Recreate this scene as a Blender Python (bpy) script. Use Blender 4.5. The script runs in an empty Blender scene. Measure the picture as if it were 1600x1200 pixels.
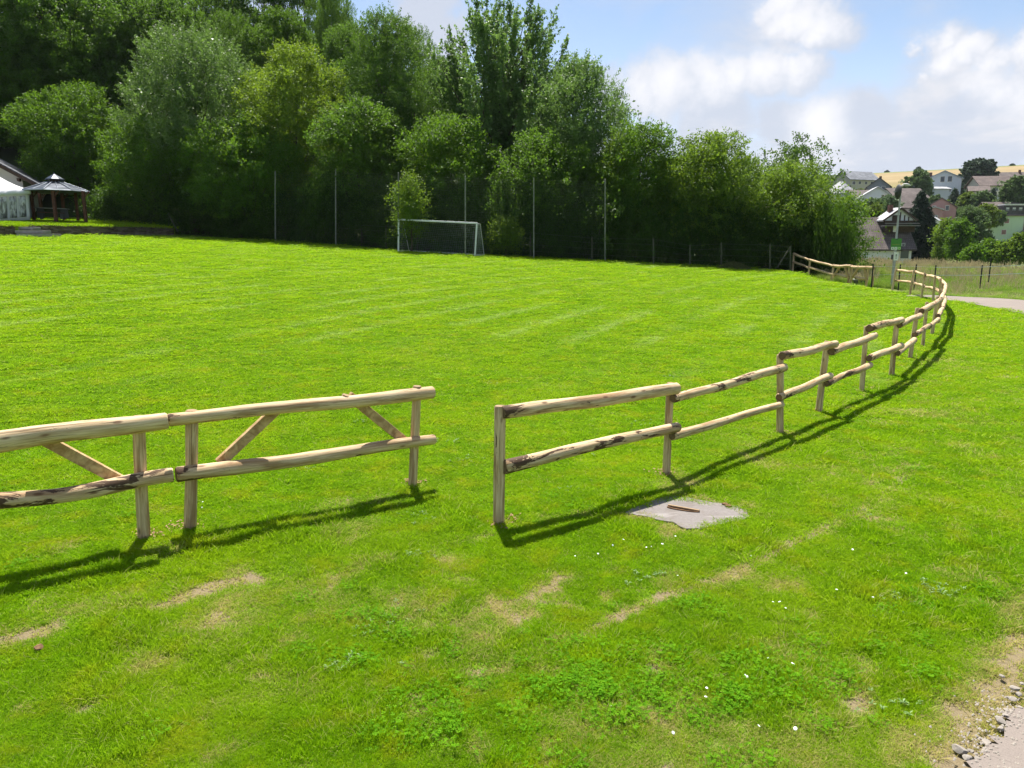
import bpy, bmesh, math, random
import numpy as np
from mathutils import Vector, Matrix, Quaternion
random.seed(7)
S = bpy.context.scene
COL = S.collection
F = 1150.0; TH = math.radians(10.5); CZ = 2.35
sinT, cosT = math.sin(TH), math.cos(TH)

# ---------------------------------------------------------------- terrain height
def sstep(t, a, b):
    u = np.clip((t-a)/(b-a), 0, 1); return u*u*(3-2*u)
VR = [0, 60, 66, 74, 90, 120, 150, 200, 250, 300, 400, 550, 700, 780, 900, 1300, 2500]
VZ = [0, 0.9, 0.6, -1.4, -2.4, -2.0, -.8, 1.0, 8, 17.5, 33, 49, 64, 69.5, 70, 60, 35]
WR = [0, 50, 58, 70, 90, 120, 200, 400, 800, 2500]
WZ = [0, 2.4, 3.6, 6.5, 12, 20, 34, 56, 80, 70]
def H(x, y):
    x = np.asarray(x, float); y = np.asarray(y, float)
    t = .0497*(y-10) - .0465*x
    t = np.maximum(t, -3)
    zf = .5*(t+np.sqrt(t*t+.05)) - .06
    r = np.hypot(x, y); a = np.degrees(np.arctan2(x, np.maximum(y, 1e-6)))
    a = np.where(y < 0, np.where(x > 0, 90., -90.), a)
    zv = np.interp(r, VR, VZ) * np.where(r > 250, 1+.0022*(a-30), 1)
    zw = np.interp(r, WR, WZ)
    wv = sstep(a, -6, 8)
    far = zw*(1-wv)+zv*wv
    k = sstep(r, 56, 76)
    z = zf*(1-k)+far*k
    # lawn edge rounds off in front of the far gate
    d = sstep(r-(41.2-(a-21)*.32), 0, 4)*sstep(a, 20, 23)*sstep(-a, -33, -30)*(1-sstep(r, 48, 60))
    z = z - .35*d
    z = np.where(y < -5, 0*z, z)
    return z
def Hf(x, y): return float(H(x, y))
def ray(px, py):
    dx = (px-800)/F; dy = (600-py)/F
    return Vector((dx, cosT+dy*sinT, -sinT+dy*cosT))
def at(px, py, Y):
    d = ray(px, py); k = Y/d.y
    return Vector((d.x*k, Y, CZ+d.z*k))
def hit(px, py, off=0):
    d = ray(px, py); k = 1.5
    while k < 900:
        p = d*k
        if CZ+p.z < Hf(p.x, p.y)+off: break
        k *= 1.01
    lo, hi = k/1.01, k
    for _ in range(30):
        m = (lo+hi)/2; p = d*m
        if CZ+p.z < Hf(p.x, p.y)+off: hi = m
        else: lo = m
    p = d*hi
    return Vector((p.x, p.y, CZ+p.z))
def proj(p):
    v = Vector(p)-Vector((0, 0, CZ))
    zc = v.y*cosT - v.z*sinT; yc = v.y*sinT+v.z*cosT
    return 800+F*v.x/zc, 600-F*yc/zc

# ---------------------------------------------------------------- numpy noise
def _h(ix, iy, s):
    n = (ix.astype(np.int64)*374761393 + iy.astype(np.int64)*668265263 + s*974634777) & 0x7fffffff
    n = ((n ^ (n >> 13))*1274126177) & 0x7fffffff
    return ((n ^ (n >> 16)) & 0xffff)/65535.
def vn(x, y, sc, s=0):
    x = np.asarray(x, float)/sc; y = np.asarray(y, float)/sc
    ix = np.floor(x); iy = np.floor(y); fx = x-ix; fy = y-iy
    fx = fx*fx*(3-2*fx); fy = fy*fy*(3-2*fy)
    a = _h(ix, iy, s); b = _h(ix+1, iy, s); c = _h(ix, iy+1, s); d = _h(ix+1, iy+1, s)
    return (a*(1-fx)+b*fx)*(1-fy)+(c*(1-fx)+d*fx)*fy
def fbm(x, y, sc, s=0, o=4):
    v = 0; w = .5; t = 0
    for k in range(o):
        v = v+w*vn(x, y, sc/2**k, s+k*17); t += w; w *= .55
    return v/t

# ---------------------------------------------------------------- objects
def tag(o, label=None, cat=None, group=None, kind=None):
    if label: o['label'] = label
    if cat: o['category'] = cat
    if group: o['group'] = group
    if kind: o['kind'] = kind
    return o
def empty(name, loc, rz=0, label=None, cat=None, group=None):
    o = bpy.data.objects.new(name, None); COL.objects.link(o)
    o.location = loc; o.rotation_euler = (0, 0, rz); o.empty_display_size = .2
    return tag(o, label, cat, group)
def npmesh(name, V, Fc, mats=(), attrs=None, smooth=False, mi=None):
    V = np.asarray(V, np.float32); Fc = np.asarray(Fc, np.int32)
    me = bpy.data.meshes.new(name)
    me.vertices.add(len(V)); me.vertices.foreach_set('co', V.ravel())
    m, k = Fc.shape
    me.loops.add(m*k); me.loops.foreach_set('vertex_index', Fc.ravel())
    me.polygons.add(m); me.polygons.foreach_set('loop_start', np.arange(0, m*k, k, dtype=np.int32))
    if smooth: me.polygons.foreach_set('use_smooth', np.ones(m, bool))
    if mi is not None: me.polygons.foreach_set('material_index', np.asarray(mi, np.int32))
    for mm in mats: me.materials.append(mm)
    me.update(calc_edges=True)
    for n, (dom, typ, data) in (attrs or {}).items():
        at_ = me.attributes.new(n, typ, dom)
        at_.data.foreach_set('vector' if typ == 'FLOAT_VECTOR' else 'value', np.asarray(data, np.float32).ravel())
    return me
def link(name, me, parent=None):
    o = bpy.data.objects.new(name, me); COL.objects.link(o)
    if parent: o.parent = parent
    return o
class MB:
    """collects shapes (world or local coordinates), builds one mesh"""
    def __init__(s): s.v = []; s.f = []; s.m = []; s.sm = []; s.gc = []
    def _add(s, vs, fs, m=0, sm=False, gc=None):
        b = len(s.v); s.v += [tuple(v) for v in vs]
        s.gc += gc if gc else [tuple(v) for v in vs]
        for f in fs: s.f.append(tuple(b+i for i in f)); s.m.append(m); s.sm.append(sm)
        return s
    def box(s, c, d, m=0, rz=0, M=None):
        c = Vector(c); vs = []
        R = Matrix.Rotation(rz, 3, 'Z') if M is None else M
        for x in (-.5, .5):
            for y in (-.5, .5):
                for z in (-.5, .5): vs.append(c+R@Vector((x*d[0], y*d[1], z*d[2])))
        return s._add(vs, [(0, 1, 3, 2), (4, 6, 7, 5), (0, 4, 5, 1), (2, 3, 7, 6), (0, 2, 6, 4), (1, 5, 7, 3)], m)
    def bar(s, a, b, w, h, m=0):
        a = Vector(a); b = Vector(b); d = b-a
        q = d.to_track_quat('X', 'Z').to_matrix()
        return s.box((a+b)/2, (d.length, w, h), m, M=q)
    def poly(s, pts, m=0): return s._add(pts, [tuple(range(len(pts)))], m)
    def prism(s, pts, dz, m=0):
        n = len(pts); dz = Vector(dz) if not isinstance(dz, (int, float)) else Vector((0, 0, dz))
        vs = [Vector(p) for p in pts]+[Vector(p)+dz for p in pts]
        fs = [tuple(range(n))[::-1], tuple(range(n, 2*n))]+[(i, (i+1) % n, n+(i+1) % n, n+i) for i in range(n)]
        return s._add(vs, fs, m)
    def tube(s, pts, rad, n=8, m=0, caps=True, rough=0, seed=0, capm=None, smooth=True):
        pts = [Vector(p) for p in pts]; k = len(pts)
        if isinstance(rad, (int, float)): rad = [rad]*k
        rg = random.Random(seed)
        ax = (pts[-1]-pts[0]).normalized()
        ref = Vector((0, 0, 1)) if abs(ax.z) < .9 else Vector((1, 0, 0))
        vs = []; gc = []; L = 0
        ph = [rg.uniform(0, 6.28) for _ in range(6)]
        for i, p in enumerate(pts):
            t = (pts[min(i+1, k-1)]-pts[max(i-1, 0)]).normalized()
            u = t.cross(ref).normalized(); w = u.cross(t)
            if i: L += (p-pts[i-1]).length
            for j in range(n):
                a = 2*math.pi*j/n
                r = rad[i]*(1+rough*(math.sin(2*a+ph[0]+L*2)*.5+math.sin(3*a+ph[1]-L*5)*.35+math.sin(L*9+ph[2])*.5+rg.uniform(-.35, .35)))
                vs.append(p+(u*math.cos(a)+w*math.sin(a))*r)
                gc.append((math.cos(a)*rad[i], math.sin(a)*rad[i], L))
        fs = [(i*n+j, i*n+(j+1) % n, (i+1)*n+(j+1) % n, (i+1)*n+j) for i in range(k-1) for j in range(n)]
        s._add(vs, fs, m, smooth, gc)
        if caps:
            cm = m if capm is None else capm
            b = len(s.v)-len(vs)
            s._add([vs[j] for j in range(n)][::-1], [tuple(range(n))], cm, False, gc[:n][::-1])
            s._add([vs[-n+j] for j in range(n)], [tuple(range(n))], cm, False, gc[-n:])
        return s
    def lathe(s, prof, n=16, m=0, c=(0, 0, 0), smooth=True):
        c = Vector(c); vs = [c+Vector((r*math.cos(2*math.pi*j/n), r*math.sin(2*math.pi*j/n), z)) for r, z in prof for j in range(n)]
        fs = [(i*n+j, i*n+(j+1) % n, (i+1)*n+(j+1) % n, (i+1)*n+j) for i in range(len(prof)-1) for j in range(n)]
        return s._add(vs, fs, m, smooth)
    def build(s, name, mats, parent=None, local=True, bevel=0, gc=False):
        if not isinstance(mats, (list, tuple)): mats = [mats]
        me = bpy.data.meshes.new(name)
        me.from_pydata(s.v, [], s.f)
        for mm in mats: me.materials.append(mm)
        me.polygons.foreach_set('material_index', s.m)
        me.polygons.foreach_set('use_smooth', s.sm)
        if gc:
            a = me.attributes.new('gc', 'FLOAT_VECTOR', 'POINT'); a.data.foreach_set('vector', np.array(s.gc, np.float32).ravel())
        me.update()
        o = link(name, me)
        if parent:
            o.parent = parent
            if not local:   # vertices were given in world coordinates
                bpy.context.view_layer.update()
                me.transform(wm(parent).inverted())
        if bevel:
            b = o.modifiers.new('bevel', 'BEVEL'); b.width = bevel; b.segments = 2; b.limit_method = 'ANGLE'
        return o
def wm(o):
    M = Matrix.Translation(o.location) @ o.rotation_euler.to_matrix().to_4x4()
    return (wm(o.parent) @ M) if o.parent else M

# ---------------------------------------------------------------- materials
class NT:
    def __init__(s, name):
        s.mat = bpy.data.materials.new(name); s.mat.use_nodes = True
        s.t = s.mat.node_tree; s.t.nodes.clear()
        s.out = s.n('ShaderNodeOutputMaterial')
    def n(s, typ, **kw):
        nd = s.t.nodes.new(typ)
        for k, v in kw.items():
            if k.startswith('i_'): nd.inputs[k[2:].replace('_', ' ')].default_value = v
            else: setattr(nd, k, v)
        return nd
    def l(s, a, b): s.t.links.new(a, b); return s
    def noise(s, vec, scale, detail=4, rough=.55, dist=0):
        nd = s.n('ShaderNodeTexNoise'); nd.inputs['Scale'].default_value = scale
        nd.inputs['Detail'].default_value = detail; nd.inputs['Roughness'].default_value = rough
        nd.inputs['Distortion'].default_value = dist
        if vec is not None: s.l(vec, nd.inputs['Vector'])
        return nd.outputs['Fac']
    def pos(s): return s.n('ShaderNodeNewGeometry').outputs['Position']
    def obj(s): return s.n('ShaderNodeTexCoord').outputs['Object']
    def attr(s, name, out='Fac', typ='GEOMETRY'):
        a = s.n('ShaderNodeAttribute'); a.attribute_name = name; a.attribute_type = typ; return a.outputs[out]
    def mapping(s, vec, scale=(1, 1, 1), rot=(0, 0, 0)):
        m = s.n('ShaderNodeMapping'); m.inputs['Scale'].default_value = scale; m.inputs['Rotation'].default_value = rot
        s.l(vec, m.inputs['Vector']); return m.outputs[0]
    def math(s, op, a, b=None, c=None, clamp=False):
        m = s.n('ShaderNodeMath', operation=op); m.use_clamp = clamp
        for i, v in enumerate((a, b, c)):
            if v is None: continue
            if isinstance(v, (int, float)): m.inputs[i].default_value = v
            else: s.l(v, m.inputs[i])
        return m.outputs[0]
    def rng(s, v, a, b, c=0, d=1, smooth=True):
        m = s.n('ShaderNodeMapRange'); m.interpolation_type = 'SMOOTHSTEP' if smooth else 'LINEAR'
        s.l(v, m.inputs[0])
        for i, q in enumerate((a, b, c, d)): m.inputs[i+1].default_value = q
        return m.outputs[0]
    def mix(s, f, a, b, typ='MIX'):
        m = s.n('ShaderNodeMix', data_type='RGBA', blend_type=typ)
        for sock, v in ((m.inputs[0], f), (m.inputs[6], a), (m.inputs[7], b)):
            if isinstance(v, (int, float)): sock.default_value = v
            elif isinstance(v, tuple): sock.default_value = (*v, 1) if len(v) == 3 else v
            else: s.l(v, sock)
        return m.outputs[2]
    def bsdf(s, col, rough=.7, spec=.3, bump=None, bstr=.3, bdist=.02, metal=0, trans=None, tfac=.35, alpha=None, sheen=0):
        b = s.n('ShaderNodeBsdfPrincipled')
        if isinstance(col, tuple): b.inputs['Base Color'].default_value = (*col, 1)
        else: s.l(col, b.inputs['Base Color'])
        if isinstance(rough, (int, float)): b.inputs['Roughness'].default_value = rough
        else: s.l(rough, b.inputs['Roughness'])
        b.inputs['Specular IOR Level'].default_value = spec; b.inputs['Metallic'].default_value = metal
        if bump is not None:
            bm = s.n('ShaderNodeBump'); bm.inputs['Strength'].default_value = bstr; bm.inputs['Distance'].default_value = bdist
            s.l(bump, bm.inputs['Height']); s.l(bm.outputs[0], b.inputs['Normal'])
        sh = b.outputs[0]
        if trans is not None:
            t = s.n('ShaderNodeBsdfTranslucent')
            if isinstance(trans, tuple): t.inputs[0].default_value = (*trans, 1)
            else: s.l(trans, t.inputs[0])
            mx = s.n('ShaderNodeMixShader'); mx.inputs[0].default_value = tfac
            s.l(sh, mx.inputs[1]); s.l(t.outputs[0], mx.inputs[2]); sh = mx.outputs[0]
        if alpha is not None:
            b.inputs['Alpha'].default_value = alpha
        s.l(sh, s.out.inputs[0]); return s.mat

def plain(name, col, rough=.7, spec=.3, metal=0, var=.12, sc=3., bump=0):
    m = NT(name); nz = m.noise(m.obj(), sc, 5, .6)
    c = m.mix(m.rng(nz, .3, .7), tuple(x*(1-var) for x in col), tuple(min(1, x*(1+var)) for x in col))
    return m.bsdf(c, rough, spec, nz if bump else None, bump, .03, metal)

def leafmat(name, c1, c2, tr, tfac=.38, rough=.55, spec=.18):
    m = NT(name)
    lv = m.attr('lv'); rn = m.n('ShaderNodeObjectInfo').outputs['Random']
    big = m.noise(m.pos(), .35, 3, .5)
    f = m.math('ADD', m.math('MULTIPLY', lv, .75), m.math('MULTIPLY', m.math('SUBTRACT', big, .4), .7), clamp=True)
    c = m.mix(f, c1, c2)
    k = m.math('ADD', .85, m.math('MULTIPLY', rn, .3))
    hs = m.n('ShaderNodeHueSaturation'); m.l(c, hs.inputs['Color']); m.l(k, hs.inputs['Value'])
    t = m.mix(f, tuple(x*.7 for x in tr), tr)
    return m.bsdf(hs.outputs[0], rough, spec, trans=t, tfac=tfac)

M = {}
M['beech'] = leafmat('beech_leaves', (.022, .064, .010), (.095, .190, .018), (.20, .38, .03))
M['alder'] = leafmat('alder_leaves', (.024, .070, .014), (.085, .185, .028), (.18, .34, .03))
M['willow'] = leafmat('willow_leaves', (.050, .110, .026), (.170, .265, .080), (.22, .38, .06), rough=.5, spec=.35)
M['maple'] = leafmat('maple_leaves', (.045, .100, .010), (.160, .260, .018), (.32, .48, .03))
M['poplar'] = leafmat('poplar_leaves', (.042, .098, .024), (.150, .250, .068), (.26, .44, .08), rough=.5, spec=.3)
M['hazel'] = leafmat('hazel_leaves', (.022, .068, .008), (.090, .195, .016), (.20, .38, .02))
M['ash'] = leafmat('ash_leaves', (.024, .062, .012), (.075, .150, .026), (.15, .27, .03))
M['elder'] = leafmat('elder_leaves', (.038, .092, .010), (.130, .235, .020), (.28, .44, .03))
M['bright'] = leafmat('bright_leaves', (.028, .085, .006), (.100, .220, .014), (.24, .42, .02))
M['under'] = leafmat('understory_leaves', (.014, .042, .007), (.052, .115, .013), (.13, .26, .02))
M['spruce'] = leafmat('spruce_needles', (.014, .036, .020), (.045, .090, .045), (.05, .09, .04), tfac=.15)
M['fargreen'] = leafmat('distant_leaves', (.060, .120, .040), (.150, .225, .080), (.18, .28, .08), tfac=.3)
M['fardark'] = leafmat('distant_dark_leaves', (.034, .072, .042), (.085, .140, .075), (.1, .16, .08), tfac=.2)
M['farpale'] = leafmat('distant_pale_leaves', (.10, .17, .085), (.19, .28, .14), (.2, .3, .12), tfac=.25)
M['faryellow'] = leafmat('distant_yellow_leaves', (.07, .13, .015), (.20, .29, .03), (.25, .35, .04), tfac=.3)
M['flower'] = plain('elder_flower', (.62, .60, .38), .8)

m = NT('bark'); nz = m.noise(m.mapping(m.obj(), (6, 6, 1.2)), 2, 6, .65)
M['bark'] = m.bsdf(m.mix(nz, (.035, .028, .02), (.14, .115, .085)), .9, .1, nz, .6, .05)

# peeled larch timber: pale honey wood, brown bast streaks and leftover bark
def timber(name, barkth, tint=1.0):
    m = NT(name); g = m.attr('gc', 'Vector'); rn = m.n('ShaderNodeObjectInfo').outputs['Random']
    off = m.n('ShaderNodeVectorMath', operation='ADD'); m.l(g, off.inputs[0])
    cb = m.n('ShaderNodeCombineXYZ'); m.l(m.math('MULTIPLY', rn, 17.), cb.inputs[0]); m.l(m.math('MULTIPLY', rn, 31.), cb.inputs[2]); m.l(cb.outputs[0], off.inputs[1])
    v = off.outputs[0]
    grain = m.noise(m.mapping(v, (60, 60, 3.5)), 1, 6, .6)
    strk = m.noise(m.mapping(v, (14, 14, 1.6)), 1, 4, .6, .4)
    patch = m.noise(m.mapping(v, (9, 9, 2.6)), 1, 5, .7, .6)
    c = m.mix(m.rng(grain, .3, .72), (.44*tint, .30*tint, .155*tint), (.74*tint, .575*tint, .365*tint))
    c = m.mix(m.math('MULTIPLY', m.rng(strk, .48, .64), .7), c, (.27*tint, .145*tint, .062*tint))
    vor = m.n('ShaderNodeTexVoronoi'); vor.inputs['Scale'].default_value = 1; m.l(m.mapping(v, (9, 9, 3.4)), vor.inputs['Vector'])
    knot = m.rng(vor.outputs['Distance'], .06, .17, 1, 0)
    c = m.mix(m.math('MULTIPLY', knot, .8), c, (.13, .06, .03))
    sz = m.n('ShaderNodeSeparateXYZ'); m.l(g, sz.inputs[0])
    patch = m.math('ADD', patch, m.math('MULTIPLY', m.rng(sz.outputs[2], .34, .0), .13))
    b = m.rng(patch, barkth, barkth+.035)
    bc = m.mix(m.noise(m.mapping(v, (40, 40, 20)), 1, 4, .7), (.028, .018, .012), (.15, .085, .048))
    c = m.mix(b, c, bc)
    crack = m.noise(m.mapping(v, (45, 45, 1.1)), 1, 3, .6)
    ck = m.rng(crack, .64, .68)
    c = m.mix(m.math('MULTIPLY', ck, .55), c, (.12, .065, .03))
    hgt = m.math('SUBTRACT', m.math('ADD', m.math('MULTIPLY', grain, .5), m.math('MULTIPLY', b, 1.1)), m.math('MULTIPLY', ck, .6))
    return m.bsdf(c, .72, .22, hgt, .75, .006)
M['rail'] = timber('peeled_timber', .625)
M['post'] = timber('post_timber', .68, .95)
M['rail_bark'] = timber('timber_with_bark', .54)
m = NT('sawn_end'); nz = m.noise(m.obj(), 30, 4)
M['cut'] = m.bsdf(m.mix(nz, (.20, .125, .07), (.44, .32, .19)), .8, .15, nz, .3, .004)
m = NT('shaded_end'); nz = m.noise(m.obj(), 40, 4)  # darker sawn wood for rail ends, their shade put into the colour
M['cutdark'] = m.bsdf(m.mix(nz, (.07, .045, .028), (.24, .16, .09)), .85, .1, nz, .4, .004)
m = NT('squared_timber'); g = m.attr('gc', 'Vector'); nz = m.noise(m.mapping(m.obj(), (9, 9, 9)), 1, 5, .6, 1.5)
M['brace'] = m.bsdf(m.mix(m.rng(nz, .3, .7), (.30, .18, .08), (.58, .42, .22)), .75, .2, nz, .4, .006)
SUN_E=5.0; SKY_S=.076; CLOUD_S=.42; EXPO=.96; HAZE=.00007
# ================================================================ SETTING: ground
EDGE = [(-300, 372), (-100, 370), (0, 368), (120, 367), (240, 367), (430, 377), (622, 394), (835, 404), (946, 409), (1125, 419), (1240, 427),
        (1300, 441), (1335, 447), (1394, 455.8), (1440, 463.5), (1475, 468), (1540, 479), (1600, 492), (1680, 512), (1790, 545)]
_ea = []; _er = []
for px, py in EDGE:
    p = hit(px, py); _ea.append(math.degrees(math.atan2(p.x, p.y))); _er.append(math.hypot(p.x, p.y))
def lawn_r(a):
    ext = np.interp(a, [-40, 18, 21, 23], [1.4, 1.4, .8, 0])
    return np.interp(a, _ea, _er)+ext

# road: one ribbon, from the near verge round to behind the lamp
rdA = [(1.05, 1.2), (1.55, 2.0)]+[tuple(hit(*q)[:2]) for q in ((1515, 1215), (1550, 1172), (1576, 1130), (1602, 1108))]+[(3.6, 3.85), (6.3, 6.4), (10.3, 9.6), (15.5, 13.6), (19.5, 18.0), (20.6, 22.2)]
rdA += [tuple(hit(*q)[:2]) for q in ((1680, 510), (1600, 492), (1540, 479.5), (1475, 468.5), (1440, 464.5), (1416, 464))]
rdB = [(3.2, -.4), (3.9, .6), (4.5, 1.3), (4.9, 1.7), (5.2, 2.0), (5.6, 2.3), (6.6, 3.1), (9.2, 5.2), (12.6, 7.7), (18.0, 11.8), (23.0, 17.0), (24.6, 22.5)]
rdB += [tuple(hit(*q)[:2]) for q in ((1680, 480), (1600, 470), (1540, 466), (1475, 463), (1440, 461.5), (1416, 462.5))]
def catmull(P, n):
    P = np.array(P, float); out = []
    for i in range(len(P)-1):
        p0 = P[max(i-1, 0)]; p1 = P[i]; p2 = P[i+1]; p3 = P[min(i+2, len(P)-1)]
        for k in range(n):
            t = k/n; out.append(.5*((2*p1)+(-p0+p2)*t+(2*p0-5*p1+4*p2-p3)*t*t+(-p0+3*p1-3*p2+p3)*t**3))
    out.append(P[-1]); return np.array(out)
RA = catmull(rdA, 8); RB = catmull(rdB, 8)
def seg_dist(x, y, P, w=None):
    """distance from many points to polyline P"""
    best = np.full(np.shape(x), 1e9)
    for i in range(len(P)-1):
        ax, ay = P[i][:2]; bx, by = P[i+1][:2]; dx, dy = bx-ax, by-ay
        L = dx*dx+dy*dy+1e-12
        t = np.clip(((x-ax)*dx+(y-ay)*dy)/L, 0, 1)
        best = np.minimum(best, np.hypot(x-ax-t*dx, y-ay-t*dy))
    return best
def inpoly(x, y, P):
    c = np.zeros(np.shape(x), bool); n = len(P); j = n-1
    for i in range(n):
        xi, yi = P[i][:2]; xj, yj = P[j][:2]
        k = ((yi > y) != (yj > y)) & (x < (xj-xi)*(y-yi)/((yj-yi) if yj != yi else 1e-9)+xi)
        c ^= k; j = i
    return c
ROADPOLY = list(RA)+list(RB[::-1])
SLABPX = [(975, 803), (1008, 788), (1042, 776), (1075, 779), (1112, 786), (1150, 792), (1168, 797), (1170, 808), (1160, 815), (1128, 820), (1098, 828), (1074, 828), (1050, 818), (1010, 809)]
SLAB = [hit(*q) for q in SLABPX]

# worn / dry strokes on the lawn: pixel polyline, half-width m, strength
STROKES = [([(240, 950), (290, 932), (345, 915), (385, 905)], .10, 1.0), ([(0, 1003), (25, 997), (48, 990)], .10, 1.), ([(215, 1045), (245, 1036)], .08, .7),
    ([(388, 1060), (410, 1056)], .08, .9), ([(130, 1105), (155, 1096)], .05, .7), ([(770, 945), (820, 935), (850, 920), (885, 902)], .07, 1.0),
    ([(770, 940), (790, 955), (800, 968)], .08, .9), ([(840, 935), (880, 945), (910, 950)], .04, .8), ([(690, 965), (740, 975), (770, 990)], .12, .45),
    ([(900, 998), (945, 975), (1000, 948), (1060, 925), (1120, 905), (1180, 880), (1240, 850), (1300, 820), (1370, 785), (1420, 740)], .048, 1.1),
    ([(1110, 910), (1150, 892)], .08, .8), ([(740, 1052), (790, 1045)], .07, .9), ([(640, 1090), (652, 1086)], .05, .9), ([(720, 848), (770, 836)], .06, .8),
    ([(780, 822), (805, 818)], .07, 1.), ([(1150, 800), (1185, 806)], .08, .9), ([(975, 803), (1010, 812), (1060, 828), (1100, 832)], .05, .8), ([(1042, 772), (1100, 780), (1165, 790)], .05, .9),
    ([(560, 880), (600, 876)], .07, .5), ([(1320, 1095), (1340, 1080), (1350, 1100)], .08, .8), ([(1270, 1150), (1310, 1130), (1340, 1120)], .08, .45), ([(1390, 1190), (1420, 1150), (1490, 1120), (1520, 1060), (1570, 1000), (1600, 930)], .10, .6),
    ([(1500, 1200), (1540, 1130), (1580, 1060), (1610, 1000)], .15, 1.2), ([(1400, 735), (1420, 725)], .1, .8), ([(1560, 590), (1580, 587)], .12, .8), ([(1540, 905), (1555, 915)], .08, .9), ([(1470, 895), (1500, 905)], .07, .5),
    ([(1262, 960), (1275, 965)], .06, .6), ([(850, 752), (860, 756)], .05, .8), ([(180, 775), (250, 800)], .08, .3), ([(500, 930), (520, 925)], .09, .45), ([(330, 1105), (480, 1075)], .1, .3), ([(1050, 1160), (1100, 1170), (1180, 1150)], .12, .5),
    ([(1215, 1010), (1240, 1030)], .1, .45), ([(200, 850), (225, 845), (240, 838)], .04, .8), ([(640, 760), (656, 758)], .05, .8), ([(1034, 742), (1050, 741)], .05, .8), ([(285, 825), (315, 822)], .04, .7), ([(1150, 1200), (1220, 1165), (1270, 1120)], .10, .5)]
STW = [(np.array([hit(*q)[:2] for q in P]), w, k) for P, w, k in STROKES]
# mowing arcs, pale cut lines on the pitch
m1 = hit(1150, 489); m2 = hit(1201, 465)
md = (m2-m1); md.z = 0; md.normalize(); mn = Vector((-md.y, md.x, 0))
TREADS = [hit(900, 1002), hit(1180, 880), hit(1460, 690)]
def masks(x, y):
    x = np.asarray(x, float); y = np.asarray(y, float); r = np.hypot(x, y)
    wob = fbm(x, y, .35, 3)-.5; wob2 = fbm(x, y, .12, 9)-.5
    dry = np.zeros_like(x)
    near = (r < 16)
    for P, w, k in STW:
        d = seg_dist(x, y, P)
        dry = np.maximum(dry, k*(1-sstep(d+wob*.26*min(1, w*8)+wob2*.10, w*.35, w*1.5)))
    patch = fbm(x, y, 1.5, 21); p2 = fbm(x, y, .45, 33)
    outside = inside_front(x, y)
    dry = np.maximum(dry, outside*.42*sstep(patch*.6+p2*.55, .60, .80))
    p3 = fbm(x, y, .16, 55); dry = np.maximum(dry, outside*.8*sstep(p3*.7+p2*.4, .62, .77)*near)
    dry = np.maximum(dry, .22*sstep(patch*.5+p2*.5, .6, .8))
    # pitch mowing lines
    u = (x-m1.x)*mn.x+(y-m1.y)*mn.y
    al = (x-m1.x)*md.x+(y-m1.y)*md.y
    u2 = u+.0045*al*al
    ln = np.abs(((u2/1.55) % 1)-.5)*1.55
    mow = (1-sstep(ln, .04, .22))*sstep(fbm(x, y, 2.2, 5), .38, .62)*sstep(r, 11, 18)*(1-outside)
    band = (((u2/3.1) % 1) < .5)*1.
    return dry, mow, band
def inside_front(x, y):
    """1 on the verge between the fence and the road, 0 on the pitch"""
    return inpoly(x, y, VERGE)*1.
FPX = [(779, 819), (1041, 741), (1218.8, 675.3), (1279, 642.7), (1346, 612), (1392.7, 587.8), (1421.8, 559.8), (1441.6, 541), (1456, 522.5), (1466.5, 506), (1471.5, 492), (1468.5, 481.5),
       (1457.5, 473), (1439.5, 467), (1421.4, 461.8), (1393.8, 455.3)]
FB = [hit(*q) for q in FPX]
LB = [hit(225, 841), hit(297.5, 825), hit(644.5, 759)]
FLINE = [(-9, 4.0)]+[p[:2] for p in LB]+[p[:2] for p in FB]
VERGE = [(-9, -6), (-9, 4.0)]+[tuple(p[:2]) for p in LB]+[tuple(p[:2]) for p in FB]+[(30, 34), (40, 20), (40, -6)]

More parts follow.
